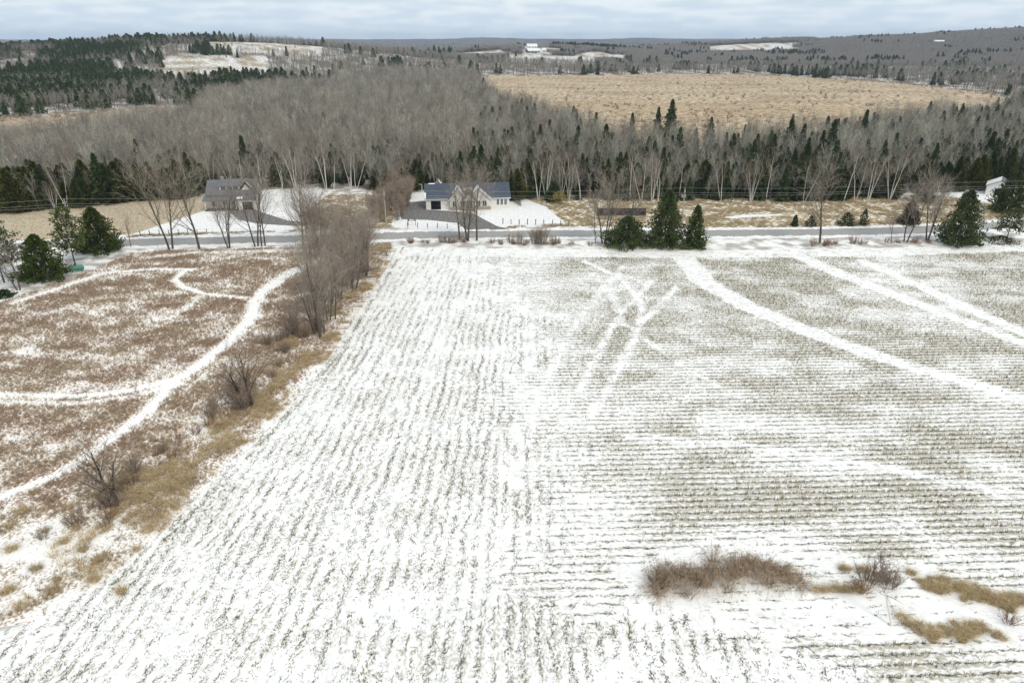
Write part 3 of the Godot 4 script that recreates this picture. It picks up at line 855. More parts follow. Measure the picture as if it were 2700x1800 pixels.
func build_far_farm() -> void:
	var spec := [
		["barn", "large white barn with snowy hipped roof on the far farm hill", Vector2(46.52, -1689.36), 22.0, 14.0, 4.5, 9.5, "wall", "snow", 0.15],
		["cattle_shed", "low green cattle shed with white roof below the far barn", Vector2(46.25, -1559.31), 26.0, 14.0, 4.2, 8.5, "green", "snow", 0.35],
		["farm_cottage", "small pale grey cottage beside the far green cattle shed", Vector2(67.73, -1558.53), 7.0, 7.0, 6.0, 9.5, "wall", "snow", -0.2],
		["open_shed", "dark open sided shed under trees on the far farm", Vector2(79.37, -1567.99), 13.0, 8.0, 4.0, 6.0, "greywood", "slate", 0.0],
		["hill_house", "tiny white house on the wooded hillside far to the right", Vector2(1016.85, -1768.51), 26.0, 10.0, 6.0, 10.0, "wall", "snow", 0.2],
		["hill_house", "tiny white house between fields on the far slope", Vector2(804.51, -1885.54), 9.0, 8.0, 6.0, 9.0, "wall", "snow", 0.2]]
	for s in spec:
		var p: Vector2 = s[2]
		var h := thing(s[0], s[1], s[0].split("_")[-1], Vector3(p.x, ty(p.x, p.y) - 0.3, p.y), s[9])
		var w: float = s[3]
		var d: float = s[4]
		put("wall", gable_body(-w / 2, w / 2, -d, 0, s[5], s[6], true), M[s[7]], h)
		put("roof", gable_roof(-w / 2, w / 2, -d, 0, s[5], s[6], true, 0.8, 0.4), M[s[8]], h)
		for k in 3:
			var x := -w * 0.3 + k * w * 0.3
			put("window", boxm(Vector3(x - w * 0.04, s[5] * 0.35, 0.02), Vector3(x + w * 0.04, s[5] * 0.75, 0.12)), M.dark if s[7] == "wall" else M.trim, h)
		if s[0] == "barn":
			put("side_wing", boxm(Vector3(-w / 2 - 8, 0, -10), Vector3(-w / 2 - 0.1, 4, -1)), M.wall, h)
			put("wing_roof", boxm(Vector3(-w / 2 - 8.4, 4.003, -10.4), Vector3(-w / 2 - 0.1, 4.6, -0.6)), M.snow, h)
	for s in [["silo", "slim grey silo left of the far white barn", Vector2(23.27, -1689.84), 1.6, 11.0, "pole"], ["silo", "wide dark blue silo beside the far white barn", Vector2(28.87, -1689.75), 2.2, 11.5, "blue"]]:
		var p: Vector2 = s[2]
		var h := thing(s[0], s[1], "silo", Vector3(p.x, ty(p.x, p.y) - 0.3, p.y))
		var m := Mb.new()
		m.tube(Vector3.ZERO, Vector3(0, s[4], 0), s[3], s[3], Color.WHITE, 14)
		put("shell", m.mesh(), M[s[5]], h)
		var t := Mb.new()
		t.tube(Vector3(0, s[4], 0), Vector3(0, s[4] + s[3] * 0.6, 0), s[3] * 1.02, 0.2, Color.WHITE, 14)
		put("dome", t.mesh(), M.steel, h)
# ---------------------------------------------------------------- plants
func grow(tm: Mb, cm: Mb, p: Vector3, dir: Vector3, length: float, rad: float, level: int, s: Dictionary) -> void:
	var segs: int = [6, 3, 2][level]
	var sides: int = [5, 3, 3][level]
	var kids: int = [s.limbs, s.subs, s.twigs][level]
	var from: float = s.fork if level == 0 else 0.15
	var q := p
	var d := dir
	var pts := [p]
	var dirs := [d]
	for k in segs:
		var wob: float = [s.wander, 0.22, 0.3][level]
		d = (d + rdir() * wob + Vector3.UP * [0.05, s.up, s.up * 0.6][level]).normalized()
		q += d * length / segs
		pts.append(q)
		dirs.append(d)
	var bark: Color = s.bark if level == 0 else s.limb if level == 1 else s.twig
	for k in segs:
		var r0 := rad * (1.0 - 0.8 * k / segs)
		var r1 := rad * (1.0 - 0.8 * (k + 1) / segs)
		if level == 0: tm.tube(pts[k], pts[k + 1], r0, r1, jit(bark, 0.12), sides)
		elif level == 1: cm.tube(pts[k], pts[k + 1], r0, r1, jit(bark, 0.15), sides)
		else: strip(cm, pts[k], pts[k + 1], r0 * 2.0, r1 * 2.0, jit(bark, 0.2))
	for k in kids:
		var t := from + (1.0 - from) * (k + rng.randf()) / kids
		var i := mini(int(t * segs), segs - 1)
		var at: Vector3 = pts[i].lerp(pts[i + 1], t * segs - i)
		var side: Vector3 = dirs[i].cross(rdir()).normalized()
		var spread: float = rng.randf_range(s.angle * 0.7, s.angle * 1.3)
		var nd: Vector3 = (dirs[i] * cos(spread) + side * sin(spread)).normalized()
		if level == 2:
			var L := length * rng.randf_range(0.3, 0.65)
			blade(cm, at, at + (nd + Vector3.UP * s.up * 0.5).normalized() * L, s.tw, jit(s.twig, 0.25))
		else:
			var L: float = length * (s.l1 * (1.0 - 0.55 * t) + 0.08 if level == 0 else rng.randf_range(0.35, 0.6))
			grow(tm, cm, at, nd, L, maxf(rad * (1.0 - 0.75 * t) * (0.5 if level == 0 else 0.45), s.tw * 0.6), level + 1, s)

func tree_style(over: Dictionary) -> Dictionary:
	var s := {"limbs": 11, "subs": 6, "twigs": 6, "fork": 0.3, "up": 0.16, "wander": 0.07, "angle": 0.72, "l1": 0.5, "tw": 0.035,
		"bark": Color(0.12, 0.10, 0.08), "limb": Color(0.17, 0.145, 0.115), "twig": Color(0.24, 0.20, 0.155)}
	s.merge(over, true)
	return s

func bare_tree(H: float, rad: float, s: Dictionary, stems := 1) -> Array:
	var tm := Mb.new()
	var cm := Mb.new()
	for k in stems:
		var a := TAU * k / stems + rng.randf()
		var lean := 0.0 if stems == 1 else rng.randf_range(0.06, 0.24)
		var off := Vector3(cos(a), 0, sin(a))
		grow(tm, cm, off * (0.0 if stems == 1 else rad * 1.6) - Vector3(0, 0.1, 0), (Vector3.UP + off * lean).normalized(), H * 0.93 * (1.0 if k == 0 else rng.randf_range(0.75, 1.0)), rad, 0, s)
	return [tm.mesh(), cm.mesh()]

func conifer(H: float, R: float, count: int, kind: String, c0: Color, sprig := 0.55) -> Array:
	var tm := Mb.new()
	tm.tube(Vector3(0, -0.1, 0), Vector3(0, H * 0.92, 0), 0.03 * H * 0.35 + 0.04, 0.02, Color(0.10, 0.08, 0.065), 5)
	var m := Mb.new()
	var base: float = {"spruce": 0.07, "cedar": 0.03, "pine": 0.3}[kind]
	var ph := rng.randf() * 10.0
	for i in count:
		var t := pow(rng.randf(), 1.35)              # 0 at the bottom
		if kind == "pine": t = rng.randf()
		var y := base * H + t * (1.0 - base) * H
		var a := rng.randf() * TAU
		var prof := 0.0
		if kind == "spruce": prof = pow(1.0 - t, 0.85) * (0.8 + 0.2 * sin(t * 34.0 + ph))
		elif kind == "cedar": prof = pow(1.0 - t, 0.62) * minf(1.0, 0.85 + t * 1.8)
		else: prof = sqrt(maxf(0.0, 1.0 - t * t * 0.92)) * (0.55 + 0.45 * absf(sin(t * 13.0 + ph)))
		prof *= 0.84 + 0.22 * sin(a * 3.0 + t * 9.0 + ph) + 0.2 * sin(a * 5.0 - t * 15.0 + ph * 2.0) + 0.13 * sin(a * 9.0 + t * 31.0 + ph * 3.0)
		var k := sqrt(rng.randf_range(0.12 if kind != "pine" else 0.3, 1.0))
		var rr := R * prof * k
		if rng.randf() < 0.14: rr *= rng.randf_range(1.05, 1.32)
		var out := Vector3(cos(a), 0, sin(a))
		var p := out * rr + Vector3(0, y, 0)
		var droop: float = {"spruce": -0.35, "cedar": 0.75, "pine": 0.25}[kind]
		var tip := p + (out * 0.8 + Vector3(0, droop, 0) + rdir() * 0.55).normalized() * sprig * rng.randf_range(0.6, 1.3) * (0.55 + 0.45 * (1.0 - t))
		var s := (tip - p).cross(rdir()).normalized() * sprig * rng.randf_range(0.25, 0.42)
		var c := jit(c0 * (1.0 + 0.28 * sin(a * 4.0 + t * 17.0 + ph * 5.0)), 0.3)
		m.tri(p - s, tip, p + s, c)
	if kind == "pine":
		for i in 26:
			var y := H * rng.randf_range(0.3, 0.9)
			var a := rng.randf() * TAU
			strip(tm, Vector3(0, y, 0), Vector3(cos(a) * R * 0.8, y + R * 0.25, sin(a) * R * 0.8), 0.06, 0.02, Color(0.13, 0.11, 0.09))
	return [tm.mesh(), m.mesh()]

func bush(H: float, R: float, stems: int, per: int, col: Color, w := 0.03) -> Array:
	var sm := Mb.new()
	var m := Mb.new()
	for i in stems:
		var a := rng.randf() * TAU
		var p := Vector3(cos(a), 0, sin(a)) * R * 0.35 * sqrt(rng.randf())
		var d := (Vector3.UP + Vector3(cos(a), 0, sin(a)) * rng.randf_range(0.1, 0.9) * R / H).normalized()
		var L := H * rng.randf_range(0.6, 1.05)
		var q := p + d * L * 0.5
		var e := q + (d + rdir() * 0.3).normalized() * L * 0.5
		strip(sm, p, q, w * 1.8, w * 1.2, jit(col * 0.8, 0.2))
		strip(sm, q, e, w * 1.2, w * 0.6, jit(col * 0.9, 0.2))
		for k in per:
			var t := rng.randf_range(0.25, 1.0)
			var at := p.lerp(q, t * 2.0) if t < 0.5 else q.lerp(e, t * 2.0 - 1.0)
			var b := at + (d * 0.6 + rdir() * 0.8 + Vector3.UP * 0.25).normalized() * L * rng.randf_range(0.15, 0.38)
			blade(m, at, b, w, jit(col, 0.3))
	return [sm.mesh(), m.mesh()]

func tuft(H: float, R: float, count: int, col: Color, w := 0.03, droop := 0.5) -> ArrayMesh:
	var m := Mb.new()
	for i in count:
		var a := rng.randf() * TAU
		var o := Vector3(cos(a), 0, sin(a))
		var out := rng.randf()
		var p := o * R * 0.45 * sqrt(rng.randf())
		var h := H * rng.randf_range(0.45, 1.0)
		var mid := p + (o * out + Vector3(rng.randf_range(-0.4, 0.4), 0, rng.randf_range(-0.4, 0.4))) * R * 0.35 + Vector3(0, h * 0.75, 0)
		var e := mid + (o * out + Vector3(rng.randf_range(-0.3, 0.3), 0, rng.randf_range(-0.3, 0.3))) * R * droop * 0.9 + Vector3(0, h * (0.35 - droop * rng.randf_range(0.2, 0.8)), 0)
		var c := jit(col, 0.28)
		var s := o.cross(Vector3.UP).rotated(Vector3.UP, rng.randf_range(-0.8, 0.8)) * w * 0.5
		m.tri(p - s, mid, p + s, c)
		m.tri(mid - s * 0.8, e, mid + s * 0.8, c)
	return m.mesh()

func litter(count: int, R: float, long: float, w: float, col: Color, along: float, narrow := 0.7) -> ArrayMesh:
	var m := Mb.new()
	for i in count:
		var p := Vector3(rng.randf_range(-R, R), rng.randf_range(0.01, 0.05), rng.randf_range(-R, R) * narrow)
		var a := rng.randfn(0.0, along)
		var L := long * rng.randf_range(0.5, 1.2)
		var d := Vector3(cos(a), rng.randf_range(-0.05, 0.3), sin(a)) * L
		var s := Vector3(-sin(a), rng.randf_range(-0.4, 0.4), cos(a)) * w * 0.5
		m.tri(p - s, p + d, p + s, jit(col, 0.35))
		if rng.randf() < 0.15:
			var e := p + d + Vector3(cos(a + 0.9), 0.1, sin(a + 0.9)) * L * 0.4
			m.tri(p + d - s * 0.6, e, p + d + s * 0.6, jit(col, 0.35))
	return m.mesh()

func plant(called: String, meshes: Array, at: Vector2, scale_: float, turn: float, label: String, category: String, group := "", names := ["trunk", "crown"], stretch := 1.0, lean := 0.0, lean_dir := 0.0) -> Node3D:
	var o := thing(called, label, category, Vector3.ZERO, 0, group)
	o.transform = xform(Vector3(at.x, ty(at.x, at.y), at.y), turn, scale_, stretch, lean, lean_dir)
	put(names[0], meshes[0], vcol, o)
	put(names[1], meshes[1], vcol, o)
	return o

func mass(called: String, label: String, category: String) -> Node3D:
	var o := Node3D.new()
	o.name = numbered(called)
	add_child(o)
	tag(o, label, category, "", "stuff")
	return o

func fill(parent: Node3D, called: String, mesh: Mesh, at: Array, cols := PackedColorArray()) -> void:
	if at.is_empty(): return
	var mm := MultiMesh.new()
	mm.transform_format = MultiMesh.TRANSFORM_3D
	mm.use_colors = cols.size() > 0
	mm.mesh = mesh
	mm.instance_count = at.size()
	for i in at.size():
		mm.set_instance_transform(i, at[i])
		if mm.use_colors: mm.set_instance_color(i, cols[i])
	var o := MultiMeshInstance3D.new()
	o.multimesh = mm
	o.material_override = vcol
	o.name = called
	parent.add_child(o, true)

func joined(parts: Array) -> ArrayMesh:
	var st := SurfaceTool.new()
	for p in parts: st.append_from(p, 0, Transform3D())
	return st.commit()

var BARE := []      # [trunk, crown] of the wood's trees, nominal height 13
var BIRCH := []
var FIR := []
var CEDAR := []
var HERO := []      # roadside trees, nominal height 15
var BUSH := []

func make_plants() -> void:
	var greys := [[Color(0.11, 0.10, 0.09), Color(0.33, 0.315, 0.278)], [Color(0.13, 0.13, 0.105), Color(0.36, 0.352, 0.295)], [Color(0.10, 0.092, 0.08), Color(0.34, 0.315, 0.278)],
		[Color(0.15, 0.15, 0.12), Color(0.43, 0.425, 0.36)], [Color(0.09, 0.082, 0.078), Color(0.27, 0.252, 0.238)], [Color(0.12, 0.10, 0.088), Color(0.36, 0.315, 0.27)]]
	for k in 6:
		var g: Array = greys[k]
		BARE.append(bare_tree(13.0, 0.125, tree_style({"limbs": 11, "subs": 7, "twigs": 7, "fork": 0.3, "angle": [0.66, 0.55, 0.75, 0.5, 0.8, 0.7][k], "l1": [0.36, 0.31, 0.40, 0.29, 0.40, 0.37][k], "up": 0.10, "tw": 0.034, "bark": g[0], "limb": g[0].lerp(g[1], 0.5), "twig": g[1]})))
	for k in 4:
		BIRCH.append(bare_tree(13.0, 0.115, tree_style({"limbs": 8, "subs": 4, "twigs": 4, "fork": 0.42, "angle": 0.5, "l1": 0.34, "tw": 0.04, "wander": 0.09, "bark": Color(0.66, 0.63, 0.58), "limb": Color(0.5, 0.46, 0.41), "twig": Color(0.27, 0.215, 0.175)}), [1, 3, 5, 2][k]))
	for k in 3:
		FIR.append(conifer(13.0, [2.7, 2.1, 3.4][k], 2100, "spruce", Color(0.06, 0.084, 0.036), 0.9))
	for k in 3:
		CEDAR.append(conifer(9.0, [2.6, 2.1, 3.0][k], 2400, "cedar", [Color(0.062, 0.078, 0.024), Color(0.05, 0.068, 0.026), Color(0.075, 0.082, 0.022)][k], 0.7))
	for k in 6:
		HERO.append(bare_tree(15.0, [0.26, 0.2, 0.28, 0.2, 0.24, 0.2][k], tree_style({"limbs": 14, "subs": 8, "twigs": 7, "fork": [0.22, 0.25, 0.2, 0.3, 0.18, 0.26][k], "angle": [0.6, 0.55, 0.8, 0.5, 0.66, 0.55][k], "l1": [0.62, 0.56, 0.66, 0.52, 0.6, 0.56][k], "up": 0.13, "tw": 0.036, "wander": 0.08,
			"bark": Color(0.11, 0.093, 0.078), "limb": Color(0.18, 0.158, 0.132), "twig": Color(0.32, 0.275, 0.23)}), [1, 2, 1, 3, 2, 1][k]))
	BUSH = [bush(2.4, 1.7, 40, 14, Color(0.26, 0.19, 0.135)), bush(3.2, 1.6, 46, 16, Color(0.29, 0.23, 0.18)), bush(1.5, 1.5, 36, 12, Color(0.26, 0.15, 0.095)), bush(4.6, 2.2, 44, 30, Color(0.31, 0.25, 0.20), 0.04)]

func build_woods() -> void:
	make_plants()
	var spots := []          # [distance beyond the edge, position, kind, height, distance]
	# the near wood, from its edge back to the marsh
	var px := -130.0
	var ring := 175.0
	while ring < 905.0:
		var gap := lerpf(2.7, 4.5, clampf((ring - 200.0) / 550.0, 0.0, 1.0))
		var half := deg_to_rad(38.0)
		var n := int(2.0 * half * ring / gap)
		for i in n:
			var a := -half + 2.0 * half * (i + rng.randf()) / n
			var r := ring + rng.randf_range(-0.5, 0.5) * gap
			var x := r * sin(a)
			var z := -r * cos(a)
			px = col_of(x, z)
			var edge: float = N.edge.get_noise_2d(x, z)
			var f := lerp_table(FRONT, px) + edge * 3.0
			var b := lerp_table(BACK, px) + edge * 22.0
			if r < f or r > b: continue
			if px > 1260 and r > b - 70.0 and rng.randf() < (r - b + 70.0) / 90.0: continue
			var cl: float = N.clump.get_noise_2d(x * 1.4, z * 1.4)
			var kind := "bare"
			var chance := 0.02
			if px > 1250: chance = (0.40 if r - f < 70.0 else 0.26) + maxf(0.0, cl) * 0.5
			elif px < 560 and r < 275.0: chance = 0.14 + maxf(0.0, cl) * 0.6
			elif r < 270.0: chance = 0.2 + maxf(0.0, cl) * 0.4
			if rng.randf() < chance: kind = "fir" if rng.randf() < (0.6 if px > 1100 else 0.3) else "cedar"
			elif rng.randf() < ((0.13 if px < 1250 else 0.07) if r - f < 18.0 else 0.05): kind = "birch"
			var h := rng.randf_range(8.5, 13.5) * lerpf(0.72, 1.0, smoothstep(0.0, 45.0, r - f))
			if rng.randf() < 0.06: h += 2.5
			if kind == "fir": h = rng.randf_range(5.0, 10.5) if rng.randf() < 0.9 else rng.randf_range(11.0, 14.5)
			if kind == "cedar": h = rng.randf_range(5.0, 9.5)
			if px > 2560 and r > 330.0: h *= 0.7
			spots.append([r - f, Vector2(x, z), kind, h, r])
		ring += gap * 0.92
	# the dark cedars at the left edge of the wood
	for k in 84:
		var t := rng.randf()
		var p: Vector2 = Vector2(-143.53, -181.79).lerp(Vector2(-95.89, -203.46), t) + Vector2(rng.randf_range(-3, 3), -rng.randf_range(-3, 7))
		spots.append([rng.randf() * 4.0, p, "cedar", rng.randf_range(6.5, 11.5), p.length()])
	for k in 46:
		var t := rng.randf()
		var p: Vector2 = Vector2(108.48, -197.09).lerp(Vector2(197.17, -231.76), t) + Vector2(rng.randf_range(-3, 3), -rng.randf_range(0, 12))
		spots.append([rng.randf() * 4.0, p, "cedar", rng.randf_range(6.0, 10.5), p.length()])
	for q in [[Vector2(73.08, -327.96), 18.0], [Vector2(66.15, -323.30), 15.0], [Vector2(99.02, -252.26), 17.0], [Vector2(105.14, -255.19), 15.0], [Vector2(113.14, -249.55), 17.0], [Vector2(139.01, -280.44), 17.5], [Vector2(117.95, -195.12), 14.0], [Vector2(33.87, -254.76), 15.0], [Vector2(49.89, -295.82), 15.0], [Vector2(80.83, -288.91), 14.0], [Vector2(76.16, -250.69), 12.5], [Vector2(81.34, -220.47), 11.0], [Vector2(-117.90, -220.45), 14.0], [Vector2(-95.32, -203.81), 12.5], [Vector2(-6.99, -261.91), 12.0], [Vector2(-2.75, -257.99), 13.0], [Vector2(14.85, -279.61), 14.0], [Vector2(22.61, -248.98), 12.0]]:
		spots.append([0.0, q[0], "fir", q[1], q[0].length()])
	for q in [[Vector2(-92.77, -212.55), 1], [Vector2(-87.35, -213.73), 3], [Vector2(-83.38, -212.55), 0], [Vector2(-57.84, -213.73), 1], [Vector2(-55.19, -212.55), 0], [Vector2(7.67, -197.09), 1], [Vector2(19.63, -196.07), 3], [Vector2(59.84, -195.56), 1], [Vector2(83.58, -195.05), 3], [Vector2(102.27, -195.56), 1], [Vector2(-95.66, -202.91), 2], [Vector2(-66.09, -209.63), 1], [Vector2(-77.11, -211.37), 0], [Vector2(-71.05, -212.55), 3], [Vector2(-50.17, -213.73), 1], [Vector2(-48.15, -212.55), 3], [Vector2(-23.61, -213.73), 1], [Vector2(-21.89, -214.33), 0], [Vector2(9.91, -198.13), 2], [Vector2(14.28, -197.61), 1], [Vector2(16.44, -197.09), 1], [Vector2(33.81, -196.07), 0], [Vector2(36.99, -195.56), 3], [Vector2(40.26, -195.56), 1], [Vector2(41.79, -195.05), 3], [Vector2(47.87, -195.56), 0], [Vector2(68.54, -195.56), 2], [Vector2(72.90, -195.56), 0], [Vector2(94.97, -195.05), 0], [Vector2(98.23, -195.05), 3], [Vector2(109.03, -197.09), 2], [Vector2(-100.88, -209.63), 0], [Vector2(-122.89, -187.27), 3]]:
		spots.append([-1.0, q[0], "birch%d" % q[1], rng.randf_range(11.0, 14.5), q[0].length()])
	var place := func(at: Vector2) -> String:
		var c := col_of(at.x, at.y)
		return "behind the hayfield" if c < 545 else "behind the grey roofed farmhouse" if c < 990 else "behind the white bungalow" if c < 1400 else "behind the rough tan field" if c < 2360 else "around the snowy yard"
	var looks := ["grey", "greenish grey", "rounded brown grey", "pale olive grey", "dark spreading", "reddish twigged"]
	spots.sort_custom(func(a, b): return a[4] + a[0] * 3.0 < b[4] + b[0] * 3.0)
	var made := {"bare": 0, "birch": 0, "fir": 0, "cedar": 0}
	var rest := {}
	var rest_col := {}
	for s in spots:
		var kind: String = s[2].left(5) if s[2].begins_with("birch") else s[2]
		var set_: Array = {"bare": BARE, "birch": BIRCH, "fir": FIR, "cedar": CEDAR}[kind]
		var v := rng.randi() % set_.size()
		if kind == "bare" and s[1].x > 25.0 and rng.randf() < 0.5: v = [1, 3, 3][rng.randi() % 3]
		if s[2].length() == 6: v = int(s[2].right(1))
		var nominal: float = 9.0 if kind == "cedar" else 13.0
		var k: float = s[3] / nominal
		var turn := rng.randf() * TAU
		var lean := rng.randfn(0.0, 0.035) if kind != "birch" else rng.randfn(0.0, 0.09)
		if kind == "fir" or kind == "cedar": lean = 0.0
		if made[kind] < {"bare": 290, "birch": 110, "fir": 170, "cedar": 170}[kind]:
			made[kind] += 1
			if kind == "bare": plant("bare_tree", set_[v], s[1], k, turn, "leafless %s tree at the wood edge %s" % [looks[v], place.call(s[1])], "tree", "%s bare trees %s" % [looks[v], place.call(s[1])], ["trunk", "crown"], 1.0, lean, turn)
			elif kind == "birch": plant("birch_tree", set_[v], s[1], k, turn, "%s white leafless birch at the wood edge %s" % [["single stemmed", "three stemmed", "many stemmed", "twin stemmed"][v], place.call(s[1])], "tree", "%d stem birches %s" % [v, place.call(s[1])], ["trunk", "crown"], 1.0, lean, turn)
			elif kind == "fir": plant("fir_tree", set_[v], s[1], k, turn, "%s fir among bare trees %s" % [["dark pointed", "narrow spired", "broad dark"][v], place.call(s[1])], "tree", "%d firs %s" % [v, place.call(s[1])], ["trunk", "crown"])
			else: plant("cedar_tree", set_[v], s[1], k, turn, "%s cedar at the foot of the wood %s" % [["bushy dark", "slim dark", "wide olive green"][v], place.call(s[1])], "tree", "%d cedars %s" % [v, place.call(s[1])], ["trunk", "crown"])
		else:
			var key := "%s %d" % [kind, v]
			if not rest.has(key):
				rest[key] = []
				rest_col[key] = PackedColorArray()
			rest[key].append(xform(Vector3(s[1].x, ty(s[1].x, s[1].y), s[1].y), turn, k, 1.0, lean, turn))
			var w := rng.randf_range(0.55, 1.45)
			if kind == "fir" or kind == "cedar": w = rng.randf_range(0.8, 1.35)
			rest_col[key].append(Color(w, w, w))
	var wood := mass("bare_wood", "grey leafless wood filling the valley behind the houses", "wood")
	var firs := mass("conifers", "dark conifers scattered deeper in the valley wood", "conifers")
	for key in rest:
		var kind: String = key.split(" ")[0]
		var set_: Array = {"bare": BARE, "birch": BIRCH, "fir": FIR, "cedar": CEDAR}[kind]
		fill(wood if kind in ["bare", "birch"] else firs, "trees", joined(set_[int(key.split(" ")[1])]), rest[key], rest_col[key])
	print("near wood ", spots.size())
	build_far_woods()

func build_far_woods() -> void:
	# beyond the marsh: single trees to 1400 m, then clumps
	var far_bare := []
	for k in 3:
		far_bare.append(joined(bare_tree(12.0, 0.22, tree_style({"limbs": 7, "subs": 3, "twigs": 3, "fork": 0.3, "angle": 0.5, "l1": 0.42, "tw": 0.16, "bark": Color(0.12, 0.11, 0.10), "limb": Color(0.21, 0.195, 0.18), "twig": [Color(0.32, 0.30, 0.278), Color(0.33, 0.298, 0.278), Color(0.36, 0.352, 0.295)][k]}))))
	var far_fir := joined(conifer(13.0, 3.0, 420, "spruce", Color(0.06, 0.084, 0.036), 2.0))
	var far_pine := joined(conifer(14.0, 5.0, 520, "cedar", Color(0.08, 0.112, 0.042), 2.0))
	var grove := []
	for k in 2:
		var m := Mb.new()
		for i in 260:
			var p := Vector3(rng.randf_range(-13, 13), 0, rng.randf_range(-13, 13))
			var h := rng.randf_range(6.0, 11.5)
			blade(m, p, p + Vector3(rng.randf_range(-1, 1), h, rng.randf_range(-1, 1)), 0.75, jit(Color(0.25, 0.23, 0.21), 0.25))
			var t := p + Vector3(0, h * 0.62, 0)
			for q in 4:
				blade(m, t, t + Vector3(rng.randf_range(-2.4, 2.4), h * rng.randf_range(0.1, 0.4), rng.randf_range(-2.4, 2.4)), 0.6, jit(Color(0.34, 0.318, 0.295), 0.25))
		grove.append(m.mesh())
	var at := {"b0": [], "b1": [], "b2": [], "fir": [], "pine": [], "g0": [], "g1": [], "gf": []}
	var ring := 500.0
	var half := deg_to_rad(38.0)
	while ring < 1420.0:
		var gap := lerpf(6.0, 9.5, (ring - 500.0) / 920.0)
		var n := int(2.0 * half * ring / gap)
		for i in n:
			var a := -half + 2.0 * half * (i + rng.randf()) / n
			var r := ring + rng.randf_range(-0.5, 0.5) * gap
			var x := r * sin(a)
			var z := -r * cos(a)
			var px := col_of(x, z)
			if r < lerp_table(MARSH, px) + N.edge.get_noise_2d(x, z) * 16.0: continue
			if px > 540 and px < 1250 and r < lerp_table(BACK, px): continue
			if open_field(px, r) >= 0: continue
			var cl: float = N.clump.get_noise_2d(x * 0.7, z * 0.7)
			var fir := 0.008 + maxf(0.0, cl - 0.33) * 1.0
			if px < 600 and r > 560: fir = 0.50 + cl * 1.7 if px < 260 else 0.26 + cl * 1.4
			if px < 560 and r < 660.0 and r < 600.0 + px * 0.1: fir = 0.1
			if px > 400 and px < 880 and r > 620 and r < 800: fir = 0.42 + cl * 1.2
			if px > 2050 and px < 2380 and r > 1000 and r < 1110: fir = 0.6
			if px > 820 and r > 880: fir = minf(fir, 0.25)
			var k := rng.randf_range(0.6, 1.0)
			if rng.randf() < fir:
				at["fir" if rng.randf() < (0.3 if px < 600 else 0.55) else "pine"].append(xform(Vector3(x, ty(x, z), z), rng.randf() * TAU, k))
			else:
				at["b%d" % (rng.randi() % 3)].append(xform(Vector3(x, ty(x, z), z), rng.randf() * TAU, k * 0.95))
		ring += gap * 0.9
	ring = 1400.0
	while ring < 9500.0:
		var gap := 19.0 * pow(ring / 1400.0, 0.9)
		var n := int(2.0 * half * ring / gap)
		for i in n:
			var a := -half + 2.0 * half * (i + rng.randf()) / n
			var r := ring + rng.randf_range(-0.5, 0.5) * gap
			var x := r * sin(a)
			var z := -r * cos(a)
			var px := col_of(x, z)
			if open_field(px, r) >= 0: continue
			var cl: float = N.clump.get_noise_2d(x * 0.25, z * 0.25)
			var pines := px > 1455 and px < 1640 and r > 1720 and r < 1980
			if r > 2600.0 and cl < -0.28 and not pines: continue
			if px > 1330 and px < 1600 and r < 1720 and r > 1400 and rng.randf() < 0.6: continue
			if px > 1380 and px < 1460 and r < 1860 and r > 1400: continue
			var k := gap / 24.0
			var tall := 1.0 / pow(k, 0.55) if k > 1.0 else 1.0
			if pines or rng.randf() < (0.015 + maxf(0.0, cl - 0.15) * 0.8):
				for q in 5:
					var o := Vector2(rng.randf_range(-11, 11), rng.randf_range(-11, 11)) * k
					at.gf.append(xform(Vector3(x + o.x, ty(x + o.x, z + o.y), z + o.y), rng.randf() * TAU, rng.randf_range(0.8, 1.2) * (0.8 + 0.2 * k)))
				if pines: continue
			at["g%d" % (rng.randi() % 2)].append(xform(Vector3(x, ty(x, z), z), rng.randf() * TAU, k, tall))
		ring += gap * 0.9
	var w := mass("far_wood", "bluish grey leafless woods on the far slopes beyond the marsh", "wood")
	for k in 3: fill(w, "trees", far_bare[k], at["b%d" % k])
	for k in 2: fill(w, "grove", grove[k], at["g%d" % k])
	var f := mass("far_conifers", "dark evergreen stands on the far slopes", "conifers")
	fill(f, "firs", far_fir, at.fir)
	fill(f, "pines", far_pine, at.pine)
	fill(f, "firs", far_fir, at.gf)
	print("far wood ", at.b0.size() * 3 + at.fir.size() + at.pine.size(), " groves ", at.g0.size() * 2, " ", at.gf.size())
	# trees standing alone on the skyline field and around the far farm
	var tips := [[Vector2(-387.46, -986.65), 13.0, "bare"], [Vector2(-381.42, -989.00), 10.0, "bare"], [Vector2(-377.02, -1001.38), 11.5, "bare"], [Vector2(-359.32, -1029.07), 8.0, "bare"], [Vector2(-301.30, -1031.91), 11.0, "bare"], [Vector2(-330.10, -901.46), 14.0, "bare"], [Vector2(-332.48, -895.26), 9.0, "fir"], [Vector2(-344.48, -890.71), 4.0, "fir"], [Vector2(-138.87, -1322.73), 22.0, "fir"], [Vector2(-130.15, -1323.62), 20.0, "fir"], [Vector2(-116.08, -1375.11), 23.0, "fir"], [Vector2(7.57, -1479.98), 11.0, "fir"], [Vector2(-7.53, -1469.98), 9.0, "fir"], [Vector2(-404.32, -781.62), 19.0, "fir"], [Vector2(-457.97, -774.77), 17.0, "fir"], [Vector2(-298.22, -611.12), 17.0, "bare"], [Vector2(493.01, -1050.02), 15.0, "fir"], [Vector2(-205.84, -552.93), 6.0, "fir"], [Vector2(-202.17, -552.15), 5.0, "fir"], [Vector2(-198.14, -553.61), 4.0, "fir"]]
